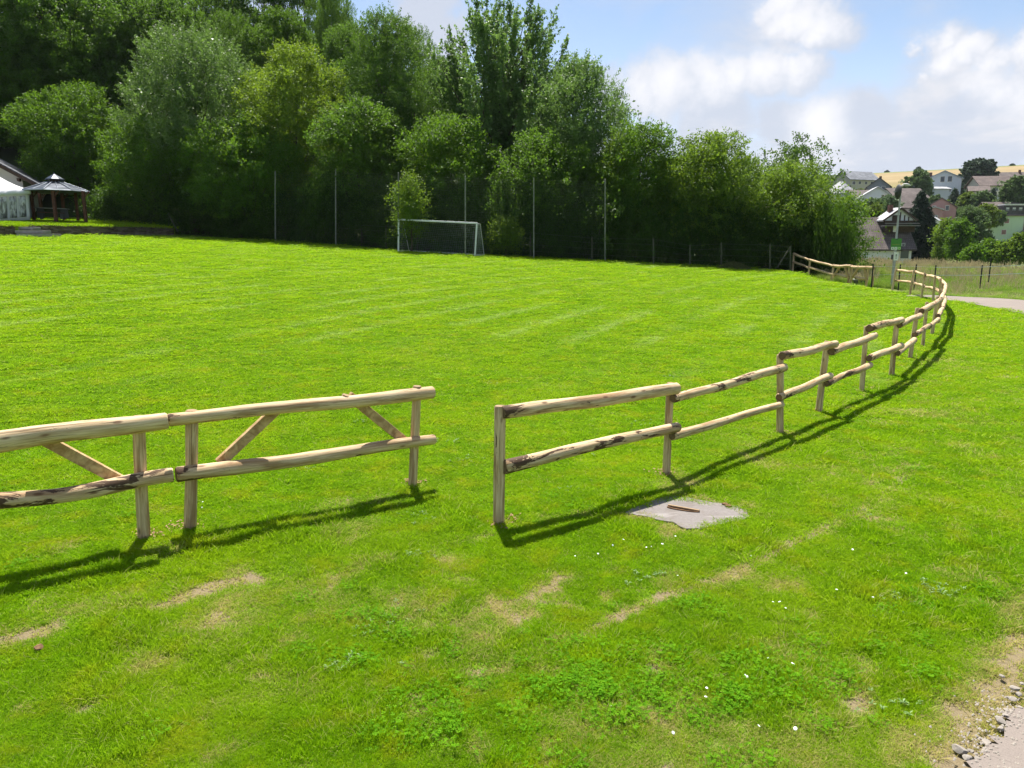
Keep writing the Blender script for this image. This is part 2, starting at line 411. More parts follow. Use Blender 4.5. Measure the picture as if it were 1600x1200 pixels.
def build_ground():
    A = np.concatenate([np.arange(-180, -60, 5), np.arange(-60, -42, 1.5), np.arange(-42, 46, .3), np.arange(46, 60, 1.5), np.arange(60, 181, 5)])
    R = [0.3]
    while R[-1] < 70: R.append(R[-1]*1.016+.004)
    while R[-1] < 1000: R.append(R[-1]*1.04)
    while R[-1] < 2600: R.append(R[-1]*1.12)
    R = np.array(R); aa, rr = np.meshgrid(np.radians(A), R)
    x = rr*np.sin(aa); y = rr*np.cos(aa); z = H(x, y)
    near = sstep(-rr, -30, -12)
    z = z+near*(fbm(x, y, .9, 41)-.5)*.05+(fbm(x, y, .25, 43)-.5)*.02*near
    n, mth = x.shape
    V = np.stack([x, y, z], -1).reshape(-1, 3)
    i, j = np.meshgrid(np.arange(n-1), np.arange(mth-1), indexing='ij')
    q = (i*mth+j).ravel(); Fc = np.stack([q, q+1, q+mth+1, q+mth], 1)[:, ::-1]
    X, Y = V[:, 0], V[:, 1]; r = np.hypot(X, Y); a = np.degrees(np.arctan2(X, Y))
    dry, mow, band = masks(X, Y)
    lr = lawn_r(a)
    front = (np.abs(a) < 46)
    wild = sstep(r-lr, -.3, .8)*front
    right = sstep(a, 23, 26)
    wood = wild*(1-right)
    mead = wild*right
    gold = sstep(r, 300, 420)*right*sstep(fbm(X, Y, 90, 77)+np.where(r > 640, -.6, .5), .2, .3)
    at = {'dry': ('POINT', 'FLOAT', dry*front), 'mow': ('POINT', 'FLOAT', mow), 'band': ('POINT', 'FLOAT', band), 'wood': ('POINT', 'FLOAT', wood), 'mead': ('POINT', 'FLOAT', mead), 'gold': ('POINT', 'FLOAT', gold)}
    m = NT('ground'); P = m.pos()
    n1 = m.noise(P, 90, 4, .7); n2 = m.noise(P, 1.6, 4, .6); n3 = m.noise(P, 14, 4, .65)
    g = m.mix(m.rng(n3, .3, .7), (.070, .140, .006), (.150, .250, .010))
    g = m.mix(m.math('MULTIPLY', m.rng(n2, .35, .7), .35), g, (.13, .19, .012))
    g = m.mix(m.math('MULTIPLY', m.attr('mow'), .3), g, (.24, .30, .07))
    soil = m.mix(n1, (.10, .075, .042), (.34, .275, .165))
    g = m.mix(m.rng(m.attr('dry'), .35, .8), g, soil)
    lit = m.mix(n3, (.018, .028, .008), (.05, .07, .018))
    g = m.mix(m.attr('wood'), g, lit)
    md_ = m.mix(n3, (.08, .13, .02), (.20, .22, .07))
    g = m.mix(m.attr('mead'), g, md_)
    st = m.noise(m.mapping(P, (.004, .06, .06), (0, 0, -.45)), 1, 4, .6)
    gd = m.mix(m.rng(st, .35, .65), (.24, .18, .088), (.31, .238, .122))
    g = m.mix(m.attr('gold'), g, gd)
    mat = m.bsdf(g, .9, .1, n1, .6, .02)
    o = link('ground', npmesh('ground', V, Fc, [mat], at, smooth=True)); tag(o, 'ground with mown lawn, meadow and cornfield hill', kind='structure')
build_ground()

def ribbon(name, A, B, mat, dz):
    n = len(A); k = 9; V = []; Fc = []
    for i in range(n):
        for j in range(k):
            t = j/(k-1); x = A[i][0]*(1-t)+B[i][0]*t; y = A[i][1]*(1-t)+B[i][1]*t
            if j == 0: 
                x += .03*math.sin(i*2.1)+.02*math.sin(i*5.7); y -= .03*math.sin(i*3.3)
            V.append((x, y, Hf(x, y)+dz+.02*math.sin(t*math.pi)))
    for i in range(n-1):
        for j in range(k-1): q = i*k+j; Fc.append((q, q+1, q+k+1, q+k))
    o = link(name, npmesh(name, V, Fc, [mat], smooth=True)); tag(o, kind='structure'); return o
m = NT('worn_asphalt'); P = m.pos(); n1 = m.noise(P, 160, 3, .7); n2 = m.noise(P, 1.1, 5, .65)
v = m.n('ShaderNodeTexVoronoi'); v.inputs['Scale'].default_value = 70; m.l(P, v.inputs['Vector'])
c = m.mix(n1, (.15, .125, .105), (.31, .265, .235)); c = m.mix(m.math('MULTIPLY', m.rng(n2, .45, .7), .4), c, (.33, .27, .21))
c = m.mix(m.rng(v.outputs['Distance'], .1, .25, .5, 0), c, (.12, .11, .10))
M['asphalt'] = m.bsdf(c, .9, .2, n1, .5, .006)
ribbon('road', RA, RB, M['asphalt'], .028)

# ================================================================ grass (stuff)
def inst_tree(name, coll):
    ng = bpy.data.node_groups.new(name, 'GeometryNodeTree')
    ng.interface.new_socket('Geometry', in_out='INPUT', socket_type='NodeSocketGeometry')
    ng.interface.new_socket('Geometry', in_out='OUTPUT', socket_type='NodeSocketGeometry')
    N = ng.nodes.new; L = ng.links.new
    gi = N('NodeGroupInput'); go = N('NodeGroupOutput'); ip = N('GeometryNodeInstanceOnPoints')
    ci = N('GeometryNodeCollectionInfo'); ci.inputs['Collection'].default_value = coll
    ci.inputs['Separate Children'].default_value = True; ci.inputs['Reset Children'].default_value = True
    def na(nm, t):
        a = N('GeometryNodeInputNamedAttribute'); a.data_type = t; a.inputs[0].default_value = nm
        return a.outputs[0]
    L(gi.outputs[0], ip.inputs['Points']); L(ci.outputs[0], ip.inputs['Instance'])
    ip.inputs['Pick Instance'].default_value = True
    L(na('idx', 'INT'), ip.inputs['Instance Index'])
    er = N('FunctionNodeEulerToRotation'); L(na('rot', 'FLOAT_VECTOR'), er.inputs[0]); L(er.outputs[0], ip.inputs['Rotation'])
    L(na('scl', 'FLOAT_VECTOR'), ip.inputs['Scale']); L(ip.outputs[0], go.inputs[0])
    return ng
def scatter(name, pts, rot, scl, idx, srcs, extra, label, cat):
    coll = bpy.data.collections.new(name+'_source')
    for i, me in enumerate(srcs):
        so = bpy.data.objects.new('%s_tuft_%02d' % (name, i), me); coll.objects.link(so)
    me = bpy.data.meshes.new(name); me.vertices.add(len(pts)); me.vertices.foreach_set('co', np.asarray(pts, np.float32).ravel())
    for n, d in (('rot', rot), ('scl', scl)):
        a = me.attributes.new(n, 'FLOAT_VECTOR', 'POINT'); a.data.foreach_set('vector', np.asarray(d, np.float32).ravel())
    a = me.attributes.new('idx', 'INT', 'POINT'); a.data.foreach_set('value', np.asarray(idx, np.int32))
    for n, d in extra.items():
        a = me.attributes.new(n, 'FLOAT', 'POINT'); a.data.foreach_set('value', np.asarray(d, np.float32))
    for s in srcs[:1]:
        for mm in s.materials: me.materials.append(mm)
    o = link(name, me); tag(o, label, cat, kind='stuff')
    md = o.modifiers.new('scatter', 'NODES'); md.node_group = inst_tree(name, coll)
    return o
rs = np.random.default_rng(11)
def blades(n, rad, hmin, hmax, w, lean, mat, seed, name, curve=.5):
    g = np.random.default_rng(seed)
    r = rad*np.sqrt(g.random(n)); a = g.random(n)*2*np.pi
    bx = r*np.cos(a); by = r*np.sin(a); h = hmin+(hmax-hmin)*g.random(n)
    d = g.random(n)*2*np.pi; ln = lean*g.random(n)*h
    f = g.random(n)*np.pi; wx = np.cos(f)*w/2; wy = np.sin(f)*w/2
    def P(t, s): return np.stack([bx+np.cos(d)*ln*t**(1+curve)+wx*s, by+np.sin(d)*ln*t**(1+curve)+wy*s, h*t*(1-.12*t*lean)-.004*(t == 0)], 1)
    V = np.stack([P(0, -1), P(0, 1), P(.55, -.8), P(.55, .8), P(1, 0)], 1).reshape(-1, 3)
    b = np.arange(n)*5
    Fc = np.concatenate([np.stack([b, b+1, b+3], 1), np.stack([b, b+3, b+2], 1), np.stack([b+2, b+3, b+4], 1)])
    lv = np.repeat(g.random(n), 5)
    return npmesh(name, V, Fc, [mat], {'lv': ('POINT', 'FLOAT', lv)})
def grassmat(name, mul=1.):
    m = NT(name); P = m.pos(); lv = m.attr('lv'); dry = m.attr('dry', typ='INSTANCER'); mow = m.attr('mow', typ='INSTANCER'); band = m.attr('band', typ='INSTANCER')
    n2 = m.noise(P, .7, 4, .6); n3 = m.noise(P, 5, 3, .6)
    f = m.math('ADD', m.math('MULTIPLY', lv, .55), m.math('MULTIPLY', m.rng(n3, .3, .7), .45))
    c = m.mix(f, (.085*mul, .190*mul, .003), (.240*mul, .440*mul, .006))
    c = m.mix(m.math('MULTIPLY', m.rng(n2, .42, .68), .6), c, (.320*mul, .440*mul, .008))
    n5 = m.noise(P, 2.6, 4, .65); c = m.mix(m.math('MULTIPLY', m.rng(n5, .48, .70), .6), c, (.40, .38, .014))
    c = m.mix(m.math('MULTIPLY', band, .10), c, (.24, .34, .03))
    c = m.mix(m.math('MULTIPLY', mow, .45), c, (.52, .58, .26))
    th = m.math('ADD', m.math('MULTIPLY', dry, 1.15), m.math('MULTIPLY', m.math('SUBTRACT', lv, .5), .8))
    c = m.mix(m.math('MULTIPLY', m.rng(m.noise(P, 17, 3, .6), .50, .68), .45), c, (.050, .135, .003))
    c = m.mix(m.rng(th, .30, .75), c, (.47, .37, .16))
    st = m.rng(lv, .955, .97); c = m.mix(m.math('MULTIPLY', st, .8), c, (.46, .40, .16))
    return m.bsdf(c, .7, .03, trans=m.mix(.5, c, (.50, .82, .015), 'MIX'), tfac=.45)
M['grass'] = grassmat('lawn_grass', 1.0)
def lawn():
    N = 118000
    u = rs.random(N); r = 1.9*np.exp(u*math.log(56/1.9)); a = np.radians(-44+rs.random(N)*90)
    x = r*np.sin(a); y = r*np.cos(a); deg = np.degrees(a)
    ok = r < lawn_r(deg)
    ok &= ~inpoly(x, y, ROADPOLY)
    ok &= ~(inpoly(x, y, [(s.x, s.y) for s in SLAB]) & (seg_dist(x, y, list(SLAB)+[SLAB[0]]) > .055*rs.random(N)))
    dry, mow, band = masks(x, y)
    hfn = fbm(x, y, .09, 91, 3)
    ok &= rs.random(N) > np.clip((dry+(hfn-.5)*1.5-.42)*2.0, 0, .86)*(dry > .12)
    ok &= (rs.random(N) > .55*sstep(hfn, .60, .75)) | (r > 14)
    x, y, r, dry, mow, band, deg = [q[ok] for q in (x, y, r, dry, mow, band, deg)]
    z = H(x, y)+sstep(-r, -30, -12)*((fbm(x, y, .9, 41)-.5)*.05+(fbm(x, y, .25, 43)-.5)*.02)
    n = len(x); s = np.clip(r/4.3, .75, None)
    verge = inside_front(x, y)
    tuftn = fbm(x, y, .5, 51); 
    hh = (.70+.35*rs.random(n))*(1+.35*verge*sstep(tuftn, .48, .7))*(1-.45*np.clip(dry, 0, 1))*np.where(r > 9, np.clip(1+(r-9)*.012, 1, 1.5), 1)*(1-.2*(1-verge))
    srcs = [blades(52, .064, .016, .036, .0040, 1.7, M['grass'], 100+k, 'lawn_tuft_%d' % k) for k in range(6)]
    # longer droopy tuft and clover-like ground leaves
    srcs += [blades(34, .05, .030, .060, .0044, 1.5, M['grass'], 120+k, 'lawn_long_%d' % k) for k in range(2)]
    idx = rs.integers(0, 6, n)
    lon = (verge > 0) & (tuftn > .60) & (rs.random(n) < .5) & (r < 14); idx[lon] = rs.integers(6, 8, lon.sum())
    scl = np.stack([s, s, hh*np.clip(s, .9, 1.25)], 1)
    rot = np.stack([rs.normal(0, .06, n), rs.normal(0, .06, n), rs.random(n)*6.28], 1)
    scatter('grass', np.stack([x, y, z], 1), rot, scl, idx, srcs, {'dry': dry, 'mow': mow, 'band': band}, 'short mown green grass covering the pitch and the verge', 'grass')
lawn()
# broad-leaved weeds and clover
def rosette(seed, n, L, W, mat, up=.35, name='weed'):
    g = np.random.default_rng(seed); V = []; Fc = []; lv = []
    for k in range(n):
        a = g.random()*6.28; l = L*g.uniform(.6, 1.1); w = W*g.uniform(.8, 1.2); e = g.uniform(.1, up)*l; r0 = g.random()*L*.5
        ca, sa = math.cos(a), math.sin(a); b = len(V)
        def p(t, s, z): return (ca*(r0*.3+l*t)-sa*s, sa*(r0*.3+l*t)+ca*s, z)
        V += [p(0, 0, .008), p(.45, w/2, e), p(1, 0, e*.8+.006), p(.45, -w/2, e), p(.4, 0, e*.75)]
        Fc += [(b, b+1, b+4), (b+4, b+1, b+2), (b+4, b+2, b+3), (b, b+4, b+3)]; lv += [g.random()]*5
    return npmesh(name, V, Fc, [mat], {'lv': ('POINT', 'FLOAT', lv)})
m = NT('weed_leaf'); lv = m.attr('lv'); M['weed'] = m.bsdf(m.mix(lv, (.060, .180, .004), (.165, .360, .010)), .7, .05, trans=(.35, .65, .02), tfac=.4)
m = NT('grey_weed_leaf'); lv = m.attr('lv'); M['weedg'] = m.bsdf(m.mix(lv, (.13, .25, .06), (.27, .40, .13)), .5, .35, trans=(.3, .42, .15), tfac=.25)
def clover(seed, n):
    g = np.random.default_rng(seed); V = []; Fc = []; lv = []
    for k in range(n):
        x, y = g.normal(0, .055, 2); z = g.uniform(.012, .036); tx, ty = g.normal(0, .25, 2); q = g.random(); a0 = g.random()*6.28
        for j in range(3):
            a = a0+j*2.09; r = g.uniform(.007, .011); b = len(V); ca, sa = math.cos(a), math.sin(a)
            for u, v in ((0, 0), (.7, .5), (1.1, 0), (.7, -.5)):
                dx, dy = r*(u*ca-v*sa), r*(u*sa+v*ca); V.append((x+dx, y+dy, z+dx*tx+dy*ty+.002*(u > 0)))
            Fc.append((b, b+1, b+2, b+3)); lv += [q]*4
    return npmesh('clover', V, Fc, [M['weed']], {'lv': ('POINT', 'FLOAT', lv)})
def weeds():
    N = 4200; u = rs.random(N); r = 2.2*np.exp(u*math.log(14/2.2)); a = np.radians(-38+rs.random(N)*78)
    x = r*np.sin(a); y = r*np.cos(a)
    cl = fbm(x, y, 1.1, 61); v = inside_front(x, y)
    c1 = hit(1060, 1090); c2 = hit(950, 1080); c3 = hit(1180, 1060)
    spot = np.maximum.reduce([np.exp(-((x-c.x)**2+(y-c.y)**2)/.22) for c in (c1, c2, c3)])
    ok = (cl > .60) & (rs.random(N) < .14+.14*v) | (rs.random(N) < spot*.8)
    dry, _, _ = masks(x, y); ok &= dry < .4
    ok &= ~inpoly(x, y, ROADPOLY) & ~inpoly(x, y, [(s.x, s.y) for s in SLAB])
    x, y, r = x[ok], y[ok], r[ok]; n = len(x)
    idx = rs.integers(0, 3, n)
    gs = [(1400, 945, 5), (1390, 960, 3), (890, 770, 3), (545, 1042, 6), (595, 990, 5), (620, 960, 4), (1005, 903, 5), (1462, 918, 6), (1480, 925, 5), (300, 735, 4), (700, 690, 4), (730, 720, 5), (905, 710, 4), (470, 735, 4), (1000, 660, 4), (950, 590, 4), (1330, 800, 3), (960, 690, 5), (1050, 590, 4), (850, 600, 4), (760, 600, 3), (560, 660, 3), (1160, 640, 4), (660, 812, 5), (655, 870, 5), (1420, 1110, 3), (1425, 1120, 2)]
    X = list(x); Y = list(y); I = list(idx)
    for px, py, k in gs:
        c = hit(px, py)
        for _ in range(k*2):
            X.append(c.x+rs.normal(0, .10)); Y.append(c.y+rs.normal(0, .07)); I.append(3+rs.integers(0, 2))
    X = np.array(X); Y = np.array(Y); n = len(X); Z = H(X, Y)+.012
    I = np.array(I); s = np.where(I < 3, rs.uniform(.7, 1.25, n), rs.uniform(.30, .62, n))
    scl = np.stack([s, s, s], 1); rot = np.stack([rs.normal(0, .1, n), rs.normal(0, .1, n), rs.random(n)*6.28], 1)
    srcs = [clover(1, 46), clover(2, 34), clover(3, 60), rosette(4, 8, .06, .020, M['weedg'], .7), rosette(5, 11, .045, .018, M['weedg'], .8)]
    scatter('weeds', np.stack([X, Y, Z], 1), rot, scl, I, srcs, {}, 'low broad leaved weeds and clover scattered through the lawn', 'weeds')
weeds()
def daisies():
    g = np.random.default_rng(8); V = []; Fc = []
    k = 7; V.append((0, 0, .055)); 
    for j in range(k): a = j/k*6.28; V.append((.010*math.cos(a), .010*math.sin(a), .052))
    Fc = [(0, 1+j, 1+(j+1) % k) for j in range(k)]
    me = npmesh('daisy_head', V, Fc, [plain('white_petals', (.8, .8, .76), .6)])
    P = []
    for px, py in [(955, 858), (970, 856), (1010, 862), (1020, 858), (1040, 860), (905, 880), (1165, 1060), (1168, 1066), (1100, 1096), (1205, 950), (1300, 935), (1305, 945), (1210, 1040), (1240, 1042), (1250, 1145), (1100, 1085), (1045, 1155), (960, 1115), (1175, 1145), (1225, 950), (1226, 960), (930, 870), (1375, 898), (1362, 938), (310, 798), (313, 794), (1170, 870), (1060, 845), (1150, 912), (1055, 905), (1410, 905), (1235, 1045), (1330, 865)]:
        for _ in range(1): c = hit(px+random.uniform(-7, 7), py+random.uniform(-5, 5)); P.append((c.x, c.y, c.z))
    n = len(P); s = rs.uniform(.6, 1.05, n)
    scatter('daisies', P, np.stack([rs.normal(0, .3, n)]*2+[rs.random(n)*6], 1), np.stack([s]*3, 1), np.zeros(n), [me], {}, 'tiny white daisies dotted through the grass', 'daisies')
daisies()
# tall meadow beyond the road
def meadow():
    m = NT('meadow_grass'); lv = m.attr('lv'); n2 = m.noise(m.pos(), .22, 4, .6); n3 = m.noise(m.pos(), 1.4, 3, .6)
    c = m.mix(m.rng(n3, .3, .7), (.13, .26, .018), (.29, .42, .05)); c = m.mix(m.math('MULTIPLY', m.rng(n2, .45, .65), .5), c, (.38, .38, .12))
    c = m.mix(m.math('MULTIPLY', m.rng(m.attr('up', typ='INSTANCER'), 0.35, 1), .30), c, m.mix(lv, (.30, .23, .12), (.42, .38, .17)))
    mg = m.bsdf(c, .7, .15, trans=c, tfac=.35)
    m = NT('seed_heads'); lv = m.attr('lv'); sh = m.bsdf(m.mix(lv, (.42, .37, .18), (.58, .53, .27)), .8, .1, trans=(.4, .3, .2), tfac=.3)
    def tuft(seed, h):
        g = np.random.default_rng(seed); a = blades(60, .22, h*.35, h*.8, .012, .7, mg, seed, 'meadow_tuft')
        return a
    def seedt(seed, h):
        g = np.random.default_rng(seed); V = []; Fc = []; lv = []
        for k in range(26):
            x, y = g.normal(0, .14, 2); hh = h*g.uniform(.75, 1.1); lx, ly = g.normal(0, .07, 2); b = len(V); w = .004; q = g.random()
            V += [(x-w, y, 0), (x+w, y, 0), (x+lx+w, y+ly, hh), (x+lx-w, y+ly, hh)]; Fc.append((b, b+1, b+2, b+3))
            f = g.random()*3.14; cx, sx = math.cos(f)*.011, math.sin(f)*.011; b += 4
            V += [(x+lx, y+ly, hh-.02), (x+lx+cx, y+ly+sx, hh+.07), (x+lx*1.2, y+ly*1.2, hh+.17), (x+lx-cx, y+ly-sx, hh+.07)]; Fc.append((b, b+1, b+2, b+3)); lv += [q]*8
        return npmesh('seed_tuft', V, Fc, [sh], {'lv': ('POINT', 'FLOAT', lv)})
    srcs = [tuft(201, .75), tuft(202, .6), tuft(203, .9), seedt(204, .85), seedt(205, 1.0)]
    N = 30000; a = np.radians(22.5+rs.random(N)*22); r = 26*np.exp(rs.random(N)*math.log(70/26))
    x = r*np.sin(a); y = r*np.cos(a); deg = np.degrees(a)
    ok = (r > lawn_r(deg)+.3) & ~inpoly(x, y, ROADPOLY) & (seg_dist(x, y, RB) > .25)
    gate = hit(1345, 447); ok &= ~((deg < 28.3) & (r < 45.5-(deg-22)*.1)) 
    x, y, r, deg = [q[ok] for q in (x, y, r, deg)]; n = len(x); z = H(x, y)-.02
    # short near the road, tall behind
    d = np.minimum(seg_dist(x, y, RB), 30); tall = sstep(d, 1.0, 9)*.54+.22
    up = sstep(d, 15, 30)*.75*fbm(x, y, 2.5, 71)*1.6
    idx = np.where(rs.random(n) < .03+.12*up, rs.integers(3, 5, n), rs.integers(0, 3, n))
    s = np.clip(r/38, .8, 1.6); hh = tall*rs.uniform(.65, 1.05, n)
    scatter('meadow_grass', np.stack([x, y, z], 1), np.stack([rs.normal(0, .08, n), rs.normal(0, .08, n), rs.random(n)*6.28], 1), np.stack([s, s, hh], 1), idx, srcs, {'up': up},
            'tall uncut meadow grass with reddish seed heads beyond the road', 'meadow grass')
meadow()
# ================================================================ TREES
def leaf_quads(P, T, N, L, W):
    T = T/np.linalg.norm(T, axis=1, keepdims=True)
    B = np.cross(N, T); B /= (np.linalg.norm(B, axis=1, keepdims=True)+1e-9); Nn = np.cross(T, B)
    L = L[:, None]; W = W[:, None]
    V = np.stack([P-T*L*.5, P+B*W*.5+Nn*W*.22, P+T*L*.5, P-B*W*.5+Nn*W*.22], 1).reshape(-1, 3)
    b = np.arange(len(P))*4
    return V, np.stack([b, b+1, b+2, b+3], 1)
def sprays(g, C, D, n, Ls, sd, leaf, asp, droop=0., up=.5):
    """clusters at C growing along D, n leaves each"""
    k = len(C); t = g.random((k, n))
    D = D/np.linalg.norm(D, axis=1, keepdims=True)
    ls = Ls*g.uniform(.6, 1.3, (k, 1))
    P = C[:, None, :]+D[:, None, :]*(t*ls)[..., None]+g.normal(0, 1, (k, n, 3))*sd*(1.05-.75*t)[..., None]*np.array([1, 1, .75])
    P[..., 2] -= droop*t*t*ls
    P = P.reshape(-1, 3); m = len(P)
    Dr = np.repeat(D, n, 0)
    T = Dr*.6+g.normal(0, .7, (m, 3)); T[:, 2] -= .25*(droop+.3)
    Nn = g.normal(0, .65, (m, 3))+Dr*.25; Nn[:, 2] += up
    L = leaf*g.uniform(.65, 1.3, m)
    V, Fq = leaf_quads(P, T, Nn, L, L*asp)
    cl = np.repeat(g.random(k), n)
    lv = np.clip(.62*cl+.42*g.random(m), 0, 1)
    return V, Fq, np.repeat(lv, 4)
def lobes_round(g, h, R, base, nl, lr=(.30, .48), prof=None):
    prof = prof or (lambda t: math.sin(math.pi*min(1, max(0, .12+t*.86)))**.6)
    out = []
    for k in range(nl):
        t = (k+.5)/nl; t = min(1, max(0, t+g.uniform(-.08, .08)))
        r = R*prof(t); lrad = R*g.uniform(*lr)*(.65+.35*prof(t))
        a = k*2.4+g.uniform(-.5, .5); rr = max(0, r-lrad*.8)*g.uniform(.75, 1.05)
        z = base+(h-base)*t; z = min(z, h-lrad*.85)
        out.append((np.array([rr*math.cos(a), rr*math.sin(a), z]), lrad))
    return out
def crown(seed, h, R, base, kind, dens=1., leaf=.17):
    g = np.random.default_rng(seed); Vs = []; Fs = []; Ls = []; off = 0
    def add(r):
        nonlocal off
        V, Fq, l = r; Vs.append(V); Fs.append(Fq+off); Ls.append(l); off += len(V)
    limbs = []
    if kind in ('round', 'willow', 'shrub', 'open'):
        nl = {'round': 20, 'willow': 22, 'shrub': 12, 'open': 12}[kind]
        prof = (lambda t: (1-t*t*.55) if t < .8 else (1-.35)*(1-(t-.8)*2.2)) if kind == 'shrub' else None
        lb = lobes_round(g, h, R, base, nl, (.28, .42) if kind != 'open' else (.2, .3), prof)
        for c, lr in lb:
            limbs.append((c, lr))
            ncl = int({'round': 60, 'willow': 62, 'shrub': 50, 'open': 44}[kind]*dens*(lr/1.6)**1.6)+10
            d = g.normal(0, 1, (ncl, 3)); d /= np.linalg.norm(d, axis=1, keepdims=True); d[:, 2] = d[:, 2]*.85+.12
            rad = lr*(.55+.5*g.random((ncl, 1))**.6)
            C = c+d*rad*np.array([1, 1, .85])
            D = d+np.array([0, 0, {'round': .15, 'willow': .85, 'shrub': .35, 'open': .3}[kind]])+g.normal(0, .35, (ncl, 3))
            add(sprays(g, C, D, {'round': 34, 'willow': 34, 'shrub': 30, 'open': 26}[kind], {'round': .75, 'willow': 1.05, 'shrub': .65, 'open': .7}[kind],
                       {'round': .26, 'willow': .17, 'shrub': .22, 'open': .2}[kind], leaf, {'willow': .30}.get(kind, .55), up={'round': .8, 'willow': .3, 'shrub': .6, 'open': .6}[kind]))
        # interior fill
        n = int(130*dens); C = np.stack([g.normal(0, R*.38, n), g.normal(0, R*.38, n), g.uniform(base, h*.85, n)], 1)
        add(sprays(g, C, g.normal(0, 1, (n, 3)), 22, .9, .45, leaf*1.3, .6))
    elif kind == 'poplar':
        for k in range(58):
            a = k*2.4+g.uniform(-.3, .3); out = R*(.12+.88*(k/58)**.75)*g.uniform(.8, 1.05)
            z0 = base+(h-base)*g.uniform(.0, .45)*(.2+.8*(1-k/58)); tip = np.array([math.cos(a)*out, math.sin(a)*out, h*(1.02-.34*(out/R)**1.6)*g.uniform(.80, 1.0)])
            b0 = np.array([math.cos(a)*out*.06, math.sin(a)*out*.06, z0]); limbs.append((tip, .1))
            m = int(np.linalg.norm(tip-b0)*5.2*dens); t = g.random(m)**.8
            bend = np.sin(t*math.pi)[:, None]*np.array([math.cos(a), math.sin(a), -.4])*out*.09
            C = b0+(tip-b0)*t[:, None]+bend+g.normal(0, 1, (m, 3))*(.50*(1-t*.85))[:, None]
            D = (tip-b0)/np.linalg.norm(tip-b0)+g.normal(0, .50, (m, 3))
            add(sprays(g, C, D, 22, 1.05, .10, leaf, .5, up=.4))
    elif kind == 'spruce':
        nlev = int(h/.42)
        for i in range(nlev):
            t = (i+.5)/nlev; z = base+(h-base)*t; rr = R*(1-t)**.85+.12
            nb = int(7+rr*4)
            for j in range(nb):
                a = j/nb*6.28+i*1.1+g.uniform(-.3, .3); r2 = rr*g.uniform(.75, 1.12); m = max(2, int(r2*5*dens)); s = (np.arange(m)+.5)/m
                C = np.stack([math.cos(a)*r2*s, math.sin(a)*r2*s, z-.32*r2*s*s+.05*np.sin(s*6)], 1)
                D = np.tile([math.cos(a), math.sin(a), -.25], (m, 1))+g.normal(0, .35, (m, 3))
                add(sprays(g, C, D, 11, .45, .10, leaf, .3, droop=.4, up=.9))
    return np.concatenate(Vs), np.concatenate(Fs), np.concatenate(Ls), limbs
def trunk_mb(g, h, base, limbs, r0, lean=.02):
    mb = MB(); n = 7; pts = []; top = h*.72
    ph = g.uniform(0, 6)
    for i in range(n):
        t = i/(n-1); pts.append((math.sin(t*3+ph)*.03*h*t, math.cos(t*2.5+ph)*.03*h*t, -.4+(top+.4)*t))
    rad = [r0*(1.35 if i == 0 else 1)*(1-.8*i/(n-1)) for i in range(n)]
    mb.tube(pts, rad, 8, rough=.06, seed=int(ph*10))
    for c, lr in limbs:
        z0 = max(base*.6+.2, min(top*.9, c[2]-np.hypot(c[0], c[1])*g.uniform(.7, 1.3)-.3)); t = (z0+.4)/(top+.4); i = min(n-2, int(t*(n-1))); f = t*(n-1)-i
        s = Vector(pts[i]).lerp(Vector(pts[i+1]), f); e = Vector(c); mid = (s+e)/2+Vector((0, 0, -.12*(e-s).length))
        r = r0*.38*(1-.5*t); mb.tube([s, s.lerp(mid, .5)+Vector((0, 0, .02)), mid, mid.lerp(e, .55)+Vector((0, 0, -.05)), e], [r, r*.85, r*.65, r*.4, r*.15], 5, caps=False)
    return mb
_tc = {}
def tree(name, label, px, top, hw, Y, kind, mat, seed=1, base=.12, leaf=.17, dens=1., ground=None, cat='tree', group=None, share=None, rz=None, flowers=0, depth=1.):
    """px = centre column, top = top row, hw = half width in pixels at world depth Y"""
    c = at(px, top, Y); g0 = Hf(c.x, c.y)-.1 if ground is None else ground
    h = c.z-g0; k = Y/(F*cosT); R = hw*k*1.02
    if R <= 0: raise ValueError
    key = share or (name, seed)
    g = np.random.default_rng(seed+999)
    if key not in _tc:
        V, Fq, lv, limbs = crown(seed, h, R, base*h, kind, dens, leaf)
        cm = npmesh('crown', V, Fq, [M[mat]], {'lv': ('POINT', 'FLOAT', lv)})
        tmb = trunk_mb(g, h, base*h, limbs if kind != 'spruce' else [], max(.07, h*.017))
        _tc[key] = (cm, tmb, h, R, limbs, [None])
    cm, tmb, h0, R0, limbs, tmesh = _tc[key]
    root = empty(name, (c.x, c.y, g0), rz if rz is not None else (seed*1.7) % 6.28, label, cat, group)
    root.scale = (R/R0, R/R0*depth, h/h0)
    if tmesh[0] is None:
        o = tmb.build('trunk', M['bark'], root); tmesh[0] = o.data
    else: link('trunk', tmesh[0], root)
    link('crown', cm, root)
    if flowers:
        g = np.random.default_rng(seed+5); V = []; Fc = []
        for _ in range(flowers):
            cc, lr = limbs[g.integers(0, len(limbs))]; d = g.normal(0, 1, 3); d[2] = abs(d[2])+.2; d /= np.linalg.norm(d)
            p = cc+d*lr*g.uniform(1.2, 1.5); b = len(V); r = g.uniform(.09, .17)
            for q in range(9):
                a = g.random()*6.28; rr = r*g.random()**.5; o2 = p+np.array([math.cos(a)*rr, math.sin(a)*rr, g.normal(0, .02)]); b = len(V); s = .038
                V += [o2+(s, 0, 0), o2+(0, s, .01), o2+(-s, 0, 0), o2+(0, -s, .01)]; Fc.append((b, b+1, b+2, b+3))
        link('flower_clusters', npmesh('flowers', V, Fc, [M['flower']]), root)
    return root

T = tree
GB = 'trees of the wood behind the pitch'
